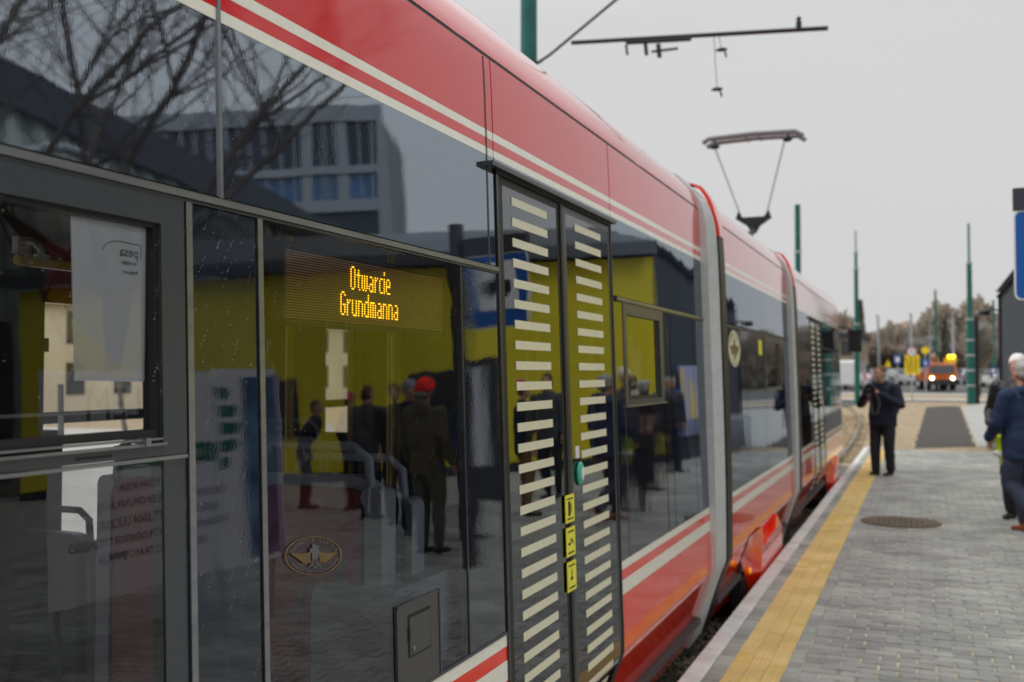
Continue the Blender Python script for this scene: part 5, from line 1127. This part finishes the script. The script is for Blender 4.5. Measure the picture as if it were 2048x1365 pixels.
b = B(); b.tube([(-.07, .33, 1.36), (-.09, .24, 1.15), (-.03, .22, .98), (.05, .22, .98), (.06, .25, 1.2), (.07, .33, 1.36)], .007, n=6); b.obj('neck_strap', 'grey_knit', t)
# the two men at the right edge
person('white-haired man in a shiny black quilted jacket facing the platform edge', .99, 12.6, radians(150), bulk=1.18, coat='black_puffer', hair='white_hair', height=1.84, vox=.011, belly=.05, long=.02, hair_w=.006,
    elb=[(-.29, -.06, 1.15), (.29, -.06, 1.15)], wri=[(-.22, .12, 1.02), (.22, .12, 1.02)], head=(0, .03))
person('man in a navy hooded coat and brown shoes stepping away at the right edge', .945, 11.5, radians(40), bulk=1.18, coat='navy_hood_coat', trousers='navy_jeans', shoes='brown_leather', hair='grey_hair', hood=True, height=1.75, vox=.011, belly=.04, long=.03,
    knee=[(-.11, .06, .52), (.09, .16, .52)], ank=[(-.12, -.24, .20), (.10, .10, .09)], elb=[(-.24, .06, 1.14), (.28, .02, 1.14)], wri=[(-.20, .22, .96), (.25, .18, .95)])
t = thing('safety_vest', 'bright yellow-green safety vest bundled in the hand of the man in navy', 'safety vest', (.74, 11.55, .84))
b = B(); b.sphere((0, 0, .0), (.07, .06, .10)); b.sphere((.05, 0, -.10), (.07, .05, .10)); b.sphere((-.02, 0, .09), (.05, .04, .07)); v_ = fuse(b, 'vest_cloth', 'hi_vis', t, vox=.012, smooth=3, fold=.03)
b = B(); b.tube([(-.08, -.05, -.02), (.0, -.075, -.05), (.10, -.05, -.02)], .03, n=6); b.obj('reflective_band', 'reflective_tape', t)
# people the tram side mirrors
P = [('man in a long black coat seen from behind near the banner', 4.5, 11.9, .2, dict(coat='grey_coat', hair='brown_hair', long=.2, height=1.80)),
     ('person with a reddish knitted hat and dark jacket behind the man in the long coat', 5.4, 12.9, .5, dict(coat='navy_coat', hat='magenta_knit', height=1.74)),
     ('man in a bright red knitted hat, olive vest over a navy hood and grey trousers', 2.18, 9.2, .15, dict(coat='olive_vest', trousers='grey_trousers', hat='red_knit', hood=True, height=1.78, hair='grey_hair')),
     ('man in a grey knitted hat facing the man in the red hat', 3.1, 10.6, 2.6, dict(coat='navy_coat', hat='grey_knit', height=1.82)),
     ('man in a dark blue coat holding a tripod, right of the red hat', 2.15, 10.1, 1.8, dict(coat='navy_hood_coat', hair='grey_hair', height=1.74)),
     ('bending person in a black coat in front of the far trees', 6.4, 13.2, 1.2, dict(coat='navy_coat', hair='brown_hair', height=1.66, lean=.22)),
     ('woman in a magenta knitted hat with tan trousers', 2.3, 12.2, 1.0, dict(coat='navy_coat', trousers='brown_trousers', hat='magenta_knit', height=1.74)),
     ('man walking away in a dark jacket before the yellow wall', 1.72, 15.7, -.2, dict(coat='navy_coat', hair='brown_hair', height=1.76, knee=[(-.1, .12, .52), (.1, -.02, .5)], ank=[(-.1, .16, .09), (.1, -.26, .16)])),
     ('man in a dark vest with bright blue sleeves before the pavilion corner', 1.98, 18.9, 2.9, dict(coat='blue_coat', hair='brown_hair', height=1.76)),
     ('man in a dark padded coat standing close behind the blue sleeved man', 1.72, 18.0, 2.4, dict(coat='black_puffer', hair='grey_hair', height=1.74)),
     ('woman in a dark coat with a cream scarf by the stop sign', 1.45, 13.3, 2.2, dict(coat='grey_coat', hair='white_hair', height=1.66))]
P += [('stocky man in a black padded jacket behind the grey hatted man', 3.75, 11.4, 2.9, dict(coat='black_puffer', hair='brown_hair', height=1.80, bulk=1.15)),
      ('man in a navy coat between the long coat and the red hat', 3.5, 12.9, 1.4, dict(coat='navy_hood_coat', hair='grey_hair', height=1.76)),
      ('tall man in a dark grey coat near the middle of the yellow wall', 2.7, 14.2, 3.3, dict(coat='grey_coat', hair='brown_hair', height=1.86)),
      ('woman in a dark jacket walking past the corner of the yellow wall', 1.35, 14.9, .4, dict(coat='navy_coat', hair='grey_hair', height=1.68))]
for lb, x, y, rz, kw in P: person(lb, x, y, rz, vox=.016, **kw)
t = thing('tripod', 'dark camera tripod standing beside the stop sign post', 'tripod', (1.75, 9.5, 0))
for i in range(3):
    a = i * 2.09 + .4; b = B(); b.tube([(.02 * cos(a), .02 * sin(a), 1.35), (.32 * cos(a), .32 * sin(a), 0)], [.016, .01], n=6); b.obj('leg', 'ink', t)
b = B(); b.box((-.06, -.05, 1.38), (.06, .07, 1.5)); b.tube([(0, 0, 1.3), (0, 0, 1.4)], .02, n=6); b.obj('head', 'ink', t, kind='stuff')
